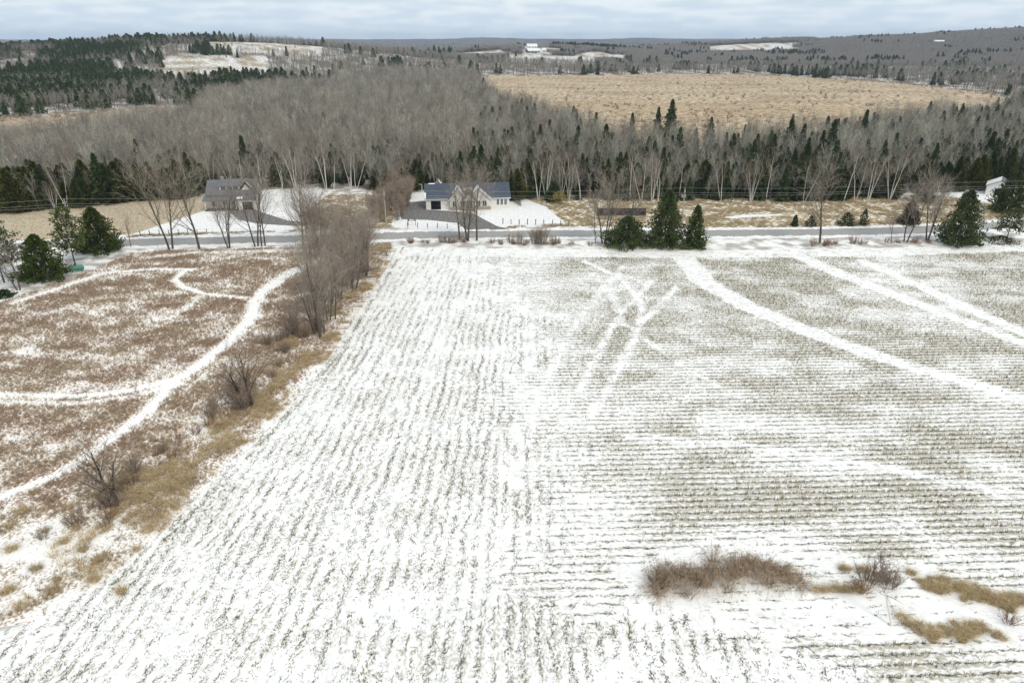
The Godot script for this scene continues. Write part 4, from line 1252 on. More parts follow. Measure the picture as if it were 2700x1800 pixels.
	for t in tips:
		var p: Vector2 = t[0]
		if t[2] == "bare": plant("hill_tree", HERO[rng.randi() % 6], p, t[1] / 15.0, rng.randf() * TAU, "leafless tree standing apart on the distant snowy hill", "tree", "lone trees on the far hill")
		else: plant("hill_fir", FIR[rng.randi() % 3], p, t[1] / 13.0, rng.randf() * TAU, "dark fir standing above the grey trees of the far slopes", "tree", "tall firs on the far slopes")
	# marsh: reed tufts and low dark willow scrub
	var reed := tuft(0.7, 2.6, 60, Color(0.66, 0.55, 0.41), 0.16, 0.4)
	var scrub := joined(bush(2.0, 2.0, 14, 8, Color(0.32, 0.25, 0.20), 0.10))
	var ra := []
	var sa := []
	for i in 60000:
		var r := sqrt(rng.randf_range(250.0 * 250.0, 1070.0 * 1070.0))
		var a := rng.randf_range(-half, half)
		var x := r * sin(a)
		var z := -r * cos(a)
		var px := col_of(x, z)
		if r < lerp_table(BACK, px) - 30.0 or r > lerp_table(MARSH, px): continue
		if (px > 520 and px < 1270) or px > 2740: continue
		var cl: float = N.clump.get_noise_2d(x, z * 2.0)
		var near := smoothstep(520.0, 360.0, r)
		if rng.randf() < 0.012 + maxf(0.0, cl - 0.2) * 0.22 + near * 0.14 + (0.25 if r > lerp_table(MARSH, px) - 25.0 else 0.0): sa.append(xform(Vector3(x, 0, z), rng.randf() * TAU, rng.randf_range(0.5, 1.2)))
		elif r < 560.0: ra.append(xform(Vector3(x, 0, z), rng.randf() * TAU, rng.randf_range(0.7, 1.2)))
	var ms := mass("marsh_reeds", "tan reeds and sedge covering the open marsh", "reeds")
	fill(ms, "reeds", reed, ra)
	var sc := mass("marsh_scrub", "low brown willow scrub dotted over the tan marsh", "scrub")
	fill(sc, "scrub", scrub, sa)

# ---------------------------------------------------------------- roadside
func build_roadside() -> void:
	var rows := [
		["maple_tree", 1, Vector2(-75.39, -146.32), 18.5, "tall twin stemmed bare tree on the verge in front of the snowy lawn corner", 0.05],
		["maple_tree", 2, Vector2(-69.23, -146.62), 15.5, "bare tree with reddish forked trunk in front of the farmhouse porch", 0.0],
		["maple_tree", 3, Vector2(-63.03, -147.53), 13.0, "many stemmed bare tree in front of the farmhouse garage", 0.0],
		["maple_tree", 1, Vector2(-57.29, -148.76), 15.0, "dark leaning bare tree, first of a row of three by the farmhouse gable", 0.06],
		["maple_tree", 5, Vector2(-56.10, -148.76), 13.5, "straight bare tree, middle of a row of three by the farmhouse gable", 0.0],
		["maple_tree", 5, Vector2(-55.44, -149.07), 14.0, "straight bare tree, last of a row of three by the farmhouse gable", 0.0],
		["maple_tree", 0, Vector2(-47.02, -149.70), 15.0, "bare tree on the verge in front of the farmhouse's open lawn", 0.0],
		["sapling", 5, Vector2(-84.96, -147.84), 6.5, "thin bare sapling beside the rounded cedar on the verge", 0.05],
		["maple_tree", 0, Vector2(-12.07, -153.54), 13.5, "dark trunked bare tree in front of the bungalow's left gable", 0.0],
		["maple_tree", 4, Vector2(-10.14, -153.54), 15.5, "many stemmed reddish bare tree in front of the bungalow porch", 0.0],
		["maple_tree", 0, Vector2(-8.13, -153.54), 14.5, "thick dark trunked bare tree in front of the bungalow's right gable", 0.0],
		["maple_tree", 3, Vector2(20.84, -150.96), 14.5, "grey bare tree on the verge beside the spreading cedar", 0.0],
		["sapling", 5, Vector2(19.02, -151.60), 9.0, "slim bare sapling left of the spreading cedar", 0.03],
		["maple_tree", 2, Vector2(26.77, -154.20), 13.0, "wide bare tree with drooping pale branches behind the spreading cedar", 0.0],
		["maple_tree", 2, Vector2(70.06, -151.28), 15.3, "solitary spreading bare tree on the verge across from the rough field", 0.0],
		["sapling", 5, Vector2(86.94, -152.57), 6.5, "thin bare sapling beside the brown juniper", 0.0],
		["maple_tree", 1, Vector2(90.07, -152.24), 13.5, "grey twin trunked bare tree behind the brown juniper", 0.03],
		["maple_tree", 3, Vector2(95.92, -153.54), 14.5, "bare tree with forked trunk and reddish crown beside the big pointed cedar", 0.0],
		["bare_tree_by_yard", 4, Vector2(-91.10, -119.18), 9.5, "grey bare tree in the snow behind the round cedar", 0.1]]
	for r in rows:
		plant(r[0], HERO[r[1]], r[2], r[3] / 15.0, rng.randf() * TAU, r[4], "tree", "", ["trunk", "crown"], 1.0, r[5], rng.randf() * TAU)
	# the hedgerow between field and meadow
	for k in 44:
		var t := pow((k + rng.randf()) / 44.0, 1.2)
		var p: Vector2 = Vector2(-30.55, -148.45).lerp(Vector2(-30.28, -97.89), t) + Vector2(rng.randf_range(-16.0 if t < 0.3 else -8.0, 2.5) * (1.0 - 0.5 * t), rng.randf_range(-1, 1))
		var where: String = "at the road end of the hedgerow" if t < 0.3 else "half way along the dense hedgerow" if t < 0.65 else "near the field end of the dense hedgerow"
		plant("hedgerow_tree", HERO[[1, 3, 4, 5][rng.randi() % 4]], p, rng.randf_range(7.0, 14.0) * (1.0 - 0.3 * t) / 15.0, rng.randf() * TAU, "slim grey brown bare tree " + where, "tree", "hedgerow trees " + where.left(12), ["trunk", "crown"], 1.0, rng.randfn(0, 0.05), rng.randf() * TAU)
	plant("hedgerow_elm", HERO[0], Vector2(-29.60, -96.85), 13.5 / 15.0, 0.4, "tall grey bare tree with dark trunk at the near end of the hedgerow", "tree", "", ["trunk", "crown"])
	plant("hedgerow_elm", HERO[1], Vector2(-30.83, -98.64), 11.0 / 15.0, 2.0, "slanting bare tree beside the tall one ending the hedgerow", "tree", "", ["trunk", "crown"], 1.0, 0.08, 1.0)
	var thorn := bare_tree(8.0, 0.24, tree_style({"limbs": 14, "subs": 9, "twigs": 8, "fork": 0.25, "angle": 0.85, "l1": 0.6, "up": 0.05, "wander": 0.16, "tw": 0.028, "bark": Color(0.06, 0.05, 0.042), "limb": Color(0.11, 0.09, 0.072), "twig": Color(0.24, 0.19, 0.145)}), 2)
	plant("thorn_tree", thorn, Vector2(-33.01, -75.00), 1.0, 1.0, "crooked dark bare thorn tree half way down the hedgerow line", "tree", "", ["trunk", "crown"], 1.0, 0.16, 1.7)
	plant("thorn_tree", thorn, Vector2(-39.37, -55.18), 0.85, 3.6, "low bare thorn tree among golden grass at the field corner", "tree", "", ["trunk", "crown"], 1.0, 0.05, 0.4)
	# bushes along the hedgerow line
	var line := [Vector2(-30.69, -146.92), Vector2(-31.73, -120.24), Vector2(-29.76, -98.64), Vector2(-34.23, -95.68), Vector2(-33.62, -81.74), Vector2(-33.85, -74.04), Vector2(-36.59, -68.26), Vector2(-38.54, -61.36), Vector2(-39.51, -54.88), Vector2(-40.33, -49.37)]
	for k in 46:
		var t := (k + rng.randf()) / 46.0 * 8.99
		var p: Vector2 = line[int(t)].lerp(line[int(t) + 1], t - int(t)) + Vector2(rng.randf_range(-3.2, 1.5), rng.randf_range(-1.5, 1.5))
		plant("hedge_bush", BUSH[rng.randi() % 4 if t < 2.5 else rng.randi() % 3], p, rng.randf_range(0.4, 0.85), rng.randf() * TAU, "brown leafless bush under the hedgerow trees" if t < 2.5 else "brown leafless bush in golden grass along the field edge", "bush", "hedgerow bushes" if t < 2.5 else "bushes along the field edge", ["stems", "twigs"])
	for q in [[Vector2(-33.55, -74.52), 3, 0.9], [Vector2(-33.19, -75.48), 1, 0.9], [Vector2(-35.36, -77.48), 0, 0.9], [Vector2(-39.20, -55.00), 1, 0.75], [Vector2(-40.19, -55.78), 0, 0.9], [Vector2(-34.01, -97.89), 3, 0.9], [Vector2(-35.28, -100.18), 0, 1.1]]:
		plant("thorn_bush", BUSH[q[1]], q[0], q[2], rng.randf() * TAU, "dense dark bush at the foot of a thorn tree", "bush", "bushes under the thorn trees", ["stems", "twigs"])
	# a row of shrubs running back between the two house yards
	for k in 22:
		var t := (k + rng.randf()) / 22.0
		var p: Vector2 = Vector2(-32.02, -171.26).lerp(Vector2(-34.29, -212.55), t) + Vector2(rng.randf_range(-3.5, 3.5), 0)
		plant("yard_shrub", BUSH[3 if rng.randf() < 0.7 else 1], p, rng.randf_range(0.9, 1.7), rng.randf() * TAU, "tall twiggy brown shrub in the row between the two yards", "bush", "shrub row between the yards", ["stems", "twigs"])
	# red brush along the near verge
	for k in 52:
		var x := rng.randf_range(1080.0, 1610.0) if k < 30 else rng.randf_range(2090.0, 2460.0)
		var p: Vector2 = Vector2(-23.25, -150.96).lerp(Vector2(22.23, -149.70), (x - 1080.0) / 530.0) if k < 30 else Vector2(62.79, -148.45).lerp(Vector2(95.96, -151.60), (x - 2090.0) / 370.0)
		p += Vector2(0, rng.randf_range(-1.6, 0.6))
		plant("verge_bush", BUSH[2 if rng.randf() < 0.75 else 0], p, rng.randf_range(0.35, 0.95), rng.randf() * TAU, "low reddish bush on the near verge of the road", "bush", "red bushes along the verge", ["stems", "twigs"])
	for q in [[1370, 0.9], [1420, 1.3], [1432, 1.2], [1410, 1.1]]:
		var p: Vector2 = Vector2(-23.34, -151.60).lerp(Vector2(22.31, -150.33), (q[0] - 1080.0) / 530.0)
		plant("verge_shrub", BUSH[1], p, q[1], rng.randf() * TAU, "taller reddish shrub on the verge facing the bungalow lawn", "bush", "taller red shrubs on the verge", ["stems", "twigs"])
	# evergreens by the road and yards, each with a crown of its own
	var G1 := Color(0.085, 0.112, 0.042)
	var ever := [
		["cedar_tree", Vector2(25.72, -149.07), 6.6, 6.2, "cedar", G1, "broad spreading cedar on the verge right of the grey bare tree"],
		["cedar_tree", Vector2(34.11, -148.45), 12.6, 4.9, "cedar", G1, "tallest pointed cedar of the three on the verge"],
		["cedar_tree", Vector2(40.27, -146.92), 9.6, 2.8, "cedar", Color(0.08, 0.11, 0.034), "slim bright green cedar beside the tallest one"],
		["cedar_tree", Vector2(-89.74, -144.24), 9.8, 5.2, "cedar", Color(0.07, 0.095, 0.026), "large rounded dark cedar on the verge above the meadow"],
		["cedar_tree", Vector2(-90.19, -125.55), 8.8, 5.0, "cedar", Color(0.072, 0.10, 0.024), "round dark cedar beside the green tank"],
		["pine_tree", Vector2(-89.09, -133.81), 12.2, 3.3, "pine", Color(0.10, 0.125, 0.045), "thin open crowned pine behind the green tank"],
		["pine_tree", Vector2(-96.70, -123.51), 12.5, 4.5, "pine", Color(0.06, 0.09, 0.05), "bushy grey green pine beside the round cedar"],
		["cedar_tree", Vector2(-138.44, -181.79), 10.0, 4.0, "cedar", Color(0.045, 0.058, 0.020), "brownish cedar at the end of the hayfield"],
		["cedar_tree", Vector2(100.90, -150.33), 12.2, 5.2, "cedar", Color(0.085, 0.11, 0.045), "big pointed cedar on the verge near the white garage"],
		["cedar_tree", Vector2(133.35, -182.23), 11.0, 5.4, "cedar", Color(0.07, 0.09, 0.028), "big cedar standing in front of the white garage"],
		["pine_tree", Vector2(114.54, -154.20), 7.2, 3.4, "pine", Color(0.09, 0.105, 0.045), "small open pine on the verge past the mailbox post"],
		["juniper", Vector2(99.42, -168.51), 6.0, 2.9, "cedar", Color(0.115, 0.10, 0.065), "brownish juniper across the road from the grey bare tree"],
		["juniper", Vector2(70.08, -166.59), 2.9, 0.9, "cedar", Color(0.06, 0.085, 0.03), "smallest pointed juniper in the rough field"],
		["juniper", Vector2(74.04, -166.59), 2.8, 1.6, "cedar", Color(0.075, 0.085, 0.045), "grey green juniper behind the solitary bare tree"],
		["juniper", Vector2(83.31, -167.36), 3.3, 2.6, "cedar", Color(0.055, 0.075, 0.03), "wide low juniper in the rough field"],
		["juniper", Vector2(87.47, -167.36), 4.2, 1.4, "cedar", Color(0.06, 0.075, 0.02), "pointed juniper touching the wide low one"],
		["juniper", Vector2(111.52, -151.60), 1.6, 4.4, "cedar", Color(0.05, 0.062, 0.024), "low sprawling juniper below the small open pine"],
		["juniper", Vector2(-91.11, -115.50), 1.4, 2.0, "cedar", Color(0.035, 0.07, 0.025), "low green juniper at the meadow's snowy edge"],
		["larch_tree", Vector2(3.34, -200.23), 5.2, 2.2, "pine", Color(0.42, 0.28, 0.035), "golden yellow larch behind the bungalow lawn"],
		["larch_tree", Vector2(13.21, -191.09), 3.6, 2.6, "pine", Color(0.30, 0.24, 0.06), "low yellowish larch in front of the round green pine"],
		["pine_tree", Vector2(11.75, -195.56), 5.6, 2.7, "cedar", Color(0.055, 0.085, 0.035), "round green pine at the edge of the bungalow lawn"],
		["cedar_tree", Vector2(80.92, -196.07), 7.8, 2.4, "spruce", Color(0.022, 0.034, 0.018), "black green spruce at the wood edge behind the rough field"],
		["cedar_tree", Vector2(-8.46, -212.55), 7.0, 2.6, "cedar", Color(0.030, 0.052, 0.022), "rounded dark cedar above the bungalow roof"],
		["cedar_tree", Vector2(4.30, -204.00), 8.6, 2.0, "cedar", Color(0.030, 0.052, 0.018), "slim dark cedar behind the golden larch"]]
	for e in ever:
		var cm := conifer(e[2], e[3], int(clampf(e[2] * e[3] * 150.0, 900.0, 8000.0)) if e[4] != "pine" else int(e[2] * e[3] * 60.0), e[4], e[5], 0.52 if e[2] > 5.0 else 0.34)
		plant(e[0], cm, e[1], 1.0, rng.randf() * TAU, e[6], "tree")

# ---------------------------------------------------------------- stubble and grass
func in_view(x: float, z: float) -> bool:
	return z < -27.0 and absf(x) < (-z) * 0.85 + 12.0

func build_stubble() -> void:
	var crop := PackedVector2Array(CROP)
	var cl := []
	for k in 4: cl.append(tuft(0.36, 0.26, 13, [Color(0.23, 0.20, 0.085), Color(0.28, 0.25, 0.11), Color(0.18, 0.135, 0.08), Color(0.215, 0.215, 0.08)][k], 0.036, 0.3))
	var lt := []
	for k in 4: lt.append(litter(7, 0.36, 0.24, 0.042, [Color(0.085, 0.075, 0.062), Color(0.12, 0.098, 0.07), Color(0.075, 0.066, 0.06), Color(0.15, 0.125, 0.075)][k], 0.55))
	var rw := []
	for k in 4: rw.append(litter(9, 0.36, 0.30, 0.036, [Color(0.085, 0.075, 0.062), Color(0.13, 0.108, 0.075), Color(0.10, 0.082, 0.065), Color(0.17, 0.145, 0.085)][k], 0.32, 0.22))
	var ca := [[], [], [], []]
	var la := [[], [], [], []]
	var wa := [[], [], [], []]
	# rows running across
	var z := -157.0
	while z < -27.0:
		var x := -12.0
		while x < 140.0:
			x += rng.randf_range(0.13, 0.25)
			var zz := z - x * 0.035 + rng.randfn(0.0, 0.06)
			if not in_view(x, zz): continue
			if rng.randf() > crop_side(x, zz): continue
			var d := crop_density(x, zz)
			if rng.randf() > d * 1.25 + 0.03: continue
			if not Geometry2D.is_point_in_polygon(Vector2(x, zz), crop): continue
			var big := clampf((d - 0.45) * 1.6, 0.0, 1.0)
			if rng.randf() < 0.26 + big * 0.45:
				ca[rng.randi() % 4].append(xform(Vector3(x, 0.01, zz), rng.randf() * TAU, rng.randf_range(0.55, 0.85) + big * 0.45, rng.randf_range(0.6, 1.3)))
			else:
				wa[rng.randi() % 4].append(xform(Vector3(x, 0.012, zz), rng.randfn(0.0, 0.12) + (PI if rng.randf() < 0.5 else 0.0), rng.randf_range(0.7, 1.15)))
		z += 0.95
	# rows running away, along the left side and the near ground
	var xr := -60.0
	while xr < 40.0:
		var heavy := rng.randf_range(0.5, 1.25)
		var zr := -156.0
		while zr < -27.0:
			zr += rng.randf_range(0.10, 0.21)
			var x: float = xr - zr * 0.03 + N.mid.get_noise_2d(xr, zr * 0.5) * 0.35 + rng.randfn(0.0, 0.17)
			if not in_view(x, zr): continue
			if rng.randf() < crop_side(x, zr): continue
			var d := crop_density(x, zr)
			if rng.randf() > (d * 1.25 + N.mid.get_noise_2d(xr * 5.0, zr * 0.7) * 0.6) * heavy * 1.0 + 0.04: continue
			if not Geometry2D.is_point_in_polygon(Vector2(x, zr), crop): continue
			if rng.randf() < 0.16 * d + 0.03:
				ca[rng.randi() % 4].append(xform(Vector3(x, 0.01, zr), rng.randf() * TAU, rng.randf_range(0.6, 1.0), rng.randf_range(0.5, 1.1)))
			else:
				(wa if rng.randf() < 0.45 else la)[rng.randi() % 4].append(xform(Vector3(x, 0.012, zr), rng.randfn(1.35, 0.45) + (PI if rng.randf() < 0.5 else 0.0), rng.randf_range(0.65, 1.1)))
		xr += 1.15
	# loose bits everywhere
	for i in 34000:
		var x := rng.randf_range(-50.0, 60.0)
		var zz := rng.randf_range(-150.0, -27.0)
		if not in_view(x, zz): continue
		if rng.randf() > crop_density(x, zz) + 0.05: continue
		if not Geometry2D.is_point_in_polygon(Vector2(x, zz), crop): continue
		la[rng.randi() % 4].append(xform(Vector3(x, 0.012, zz), rng.randf() * TAU, rng.randf_range(0.4, 0.8)))
	# the last furrow along the left edge of the field
	for i in 9:
		var a: Vector2 = CROP[i]
		var b: Vector2 = CROP[i + 1]
		if i < 1: continue
		for k in int(a.distance_to(b) / 0.09):
			var p := a.lerp(b, rng.randf()) + Vector2(1.1 + rng.randfn(0, 0.16), 0)
			if N.mid.get_noise_2d(p.x, p.y) < -0.22: continue
			ca[3 if rng.randf() < 0.7 else 2].append(xform(Vector3(p.x, 0.01, p.y), rng.randf() * TAU, rng.randf_range(0.5, 0.9), 0.6))
	var o := mass("crop_stubble", "cut olive brown corn stubble and leaf litter in rows on the snow", "stubble")
	for k in 4:
		fill(o, "stubble", cl[k], ca[k])
		fill(o, "leaf_litter", lt[k], la[k])
		fill(o, "row_litter", rw[k], wa[k])
	print("stubble ", ca[0].size() * 4, " ", wa[0].size() * 4, " ", la[0].size() * 4)

func line_distance(p: Vector2, pts: Array) -> float:
	var best := 1e9
	for i in pts.size() - 1:
		best = minf(best, p.distance_to(Geometry2D.get_closest_point_to_segment(p, pts[i], pts[i + 1])))
	return best

func build_meadow_plants() -> void:
	var mead := PackedVector2Array(MEAD)
	var weed := []
	for k in 4: weed.append(tuft(0.75, 0.45, 16, [Color(0.38, 0.315, 0.24), Color(0.38, 0.29, 0.215), Color(0.47, 0.39, 0.285), Color(0.36, 0.27, 0.21)][k], 0.05, 0.25))
	var gold := []
	for k in 3: gold.append(tuft(0.8, 0.8, 34, [Color(0.52, 0.39, 0.22), Color(0.44, 0.335, 0.20), Color(0.56, 0.445, 0.28)][k], 0.045, 0.75))
	var wa := [[], [], [], []]
	var ga := [[], [], []]
	var hedge := [Vector2(-29.16, -145.42), Vector2(-28.72, -101.76), Vector2(-31.05, -78.51), Vector2(-33.85, -65.83), Vector2(-36.00, -56.09), Vector2(-37.48, -47.39), Vector2(-39.08, -42.09)]
	for i in 300000:
		var z := rng.randf_range(-152.0, -33.0)
		var x := rng.randf_range(-118.0, -22.0)
		if not in_view(x, z): continue
		if not Geometry2D.is_point_in_polygon(Vector2(x, z), mead): continue
		var hd := line_distance(Vector2(x, z), hedge) if i % 2 == 0 or x > -60.0 else 99.0
		var g := smoothstep(8.0, 1.5, hd) * (1.0 - look(mead_mask, x, z))
		var d := meadow_cover(x, z)
		if z > -50.0: g *= 0.25
		if rng.randf() < g * 0.13 * (0.35 + N.mid.get_noise_2d(x, z) * 3.0):
			ga[rng.randi() % 3].append(xform(Vector3(x, 0, z), rng.randf() * TAU, rng.randf_range(0.6, 1.15), rng.randf_range(0.6, 1.1)))
		elif rng.randf() < d * d * 0.8:
			var red: float = N.patch.get_noise_2d(x * 1.7 + 90.0, z * 2.2)
			var k := rng.randi() % 4
			if red > 0.15: k = [1, 3][rng.randi() % 2]
			wa[k].append(xform(Vector3(x, 0, z), rng.randf() * TAU, rng.randf_range(0.4, 0.85), rng.randf_range(0.5, 1.0)))
	var o := mass("meadow_weeds", "brown dead weeds and goldenrod covering the rough meadow", "weeds")
	for k in 4: fill(o, "weeds", weed[k], wa[k])
	var o2 := mass("golden_grass", "golden dry grass along the hedgerow line beside the field", "grass")
	for k in 3: fill(o2, "grass", gold[k], ga[k])
	print("weeds ", wa[0].size() * 4, " gold ", ga[0].size() * 3)
	# rough grass beyond the road and on the verges
	var pale := []
	for k in 3: pale.append(tuft(0.7, 0.7, 26, [Color(0.46, 0.37, 0.23), Color(0.42, 0.32, 0.19), Color(0.52, 0.44, 0.31)][k], 0.06, 0.7))
	var ra := [[], [], []]
	var rough := PackedVector2Array([Vector2(14.61, -166.97), Vector2(9.48, -188.68), Vector2(3.34, -200.23), Vector2(16.76, -201.29), Vector2(50.03, -200.23), Vector2(88.94, -200.23), Vector2(108.95, -200.23), Vector2(127.79, -204.00), Vector2(135.84, -188.68), Vector2(132.87, -176.59), Vector2(121.84, -173.28), Vector2(97.49, -167.74), Vector2(60.77, -165.46)])
	var verge := PackedVector2Array([Vector2(-55.77, -177.44), Vector2(-54.92, -205.66), Vector2(-39.58, -204.00), Vector2(-31.56, -181.79), Vector2(-29.92, -165.46), Vector2(-41.57, -163.24), Vector2(-49.42, -163.24)])
	var hay := PackedVector2Array([Vector2(-90.46, -158.61), Vector2(-50.80, -163.24), Vector2(-41.90, -164.72), Vector2(-41.40, -162.51), Vector2(-71.53, -159.65), Vector2(-90.22, -155.53)])
	var strip_ := PackedVector2Array([Vector2(-3.76, -166.21), Vector2(14.32, -169.29), Vector2(14.30, -166.59), Vector2(-1.86, -164.34)])
	var pit := PackedVector2Array([Vector2(54.68, -175.34), Vector2(61.55, -180.03), Vector2(73.15, -180.03), Vector2(72.70, -177.44), Vector2(56.77, -174.10)])
	var mown := PackedVector2Array([Vector2(-133.45, -156.55), Vector2(-143.16, -169.29), Vector2(-134.91, -187.27), Vector2(-126.40, -194.05), Vector2(-113.40, -200.23), Vector2(-98.63, -204.55), Vector2(-92.29, -205.66), Vector2(-83.67, -187.27), Vector2(-91.00, -159.65), Vector2(-101.72, -155.53), Vector2(-112.79, -153.54)])
	for i in 90000:
		var x := rng.randf_range(-150.0, 140.0)
		var z := rng.randf_range(-205.0, -150.0)
		var p := Vector2(x, z)
		var inside := Geometry2D.is_point_in_polygon(p, rough) or Geometry2D.is_point_in_polygon(p, verge) or Geometry2D.is_point_in_polygon(p, hay) or Geometry2D.is_point_in_polygon(p, strip_)
		if not inside and rng.randf() < 0.4 and Geometry2D.is_point_in_polygon(p, mown):
			ra[2 if rng.randf() < 0.7 else 0].append(xform(Vector3(x, 0.0, z), rng.randf() * TAU, rng.randf_range(0.35, 0.6), 0.4))
		if not inside or Geometry2D.is_point_in_polygon(p, pit): continue
		if rng.randf() > 0.48 + N.mid.get_noise_2d(x, z) * 1.4: continue
		ra[rng.randi() % 3].append(xform(Vector3(x, 0.0, z), rng.randf() * TAU, rng.randf_range(0.5, 0.95), 0.8))
	var o3 := mass("rough_grass", "tan rough grass across the road and along its far verge", "grass")
	for k in 3: fill(o3, "grass", pale[k], ra[k])
	# tussocks one can count
	var tus := []
	for k in 3: tus.append(tuft(0.95, 0.9, 220, [Color(0.48, 0.37, 0.205), Color(0.40, 0.31, 0.185), Color(0.54, 0.43, 0.265)][k], 0.03, 0.65))
	var corner := [Vector2(-47.70, -54.29), Vector2(-45.16, -48.86), Vector2(-41.40, -46.44), Vector2(-38.75, -45.07), Vector2(-42.06, -43.76), Vector2(-41.03, -51.74), Vector2(-39.04, -52.01), Vector2(-38.82, -54.29), Vector2(-36.97, -52.85), Vector2(-40.99, -49.88), Vector2(-43.72, -51.47), Vector2(-36.41, -47.87), Vector2(-35.52, -45.07), Vector2(-38.26, -43.76), Vector2(-39.70, -42.09), Vector2(-34.12, -51.47), Vector2(-33.87, -48.86), Vector2(-32.57, -43.76), Vector2(-43.61, -54.88), Vector2(-48.54, -57.34), Vector2(-34.95, -55.48), Vector2(-34.58, -57.98), Vector2(-33.59, -59.30), Vector2(-42.03, -56.71), Vector2(-47.46, -52.01), Vector2(-38.66, -48.86)]
	for p in corner:
		var t := put("grass_tussock", tus[rng.randi() % 3], vcol)
		t.transform = xform(Vector3(p.x, 0, p.y), rng.randf() * TAU, rng.randf_range(0.7, 1.25), rng.randf_range(0.55, 0.9))
		tag(t, "tan grass tussock poking out of the snow by the left field corner", "tussock", "tussocks at the left field corner")
	var right := []
	for k in 64: right.append(Vector2(34.31, -44.63).lerp(Vector2(43.39, -42.09), (k + rng.randf()) / 64.0) + Vector2(0, rng.randfn(0, 0.55)))
	for k in 30: right.append(Vector2(30.86, -39.93).lerp(Vector2(37.92, -39.37), (k + rng.randf()) / 30.0) + Vector2(0, rng.randfn(0, 0.5)))
	for k in 10: right.append(Vector2(25.37, -43.93).lerp(Vector2(29.49, -43.93), (k + rng.randf()) / 10.0))
	for k in 5: right.append(Vector2(28.04, -46.44).lerp(Vector2(31.22, -46.21), (k + rng.randf()) / 5.0))
	for p in right:
		var t := put("dry_tussock", tus[rng.randi() % 3], vcol)
		t.transform = xform(Vector3(p.x, 0, p.y), rng.randf() * TAU, rng.randf_range(0.45, 1.0), rng.randf_range(0.6, 1.0))
		tag(t, "golden dry grass tussock in the strip beside the white stemmed sapling", "tussock", "tussocks beside the sapling")

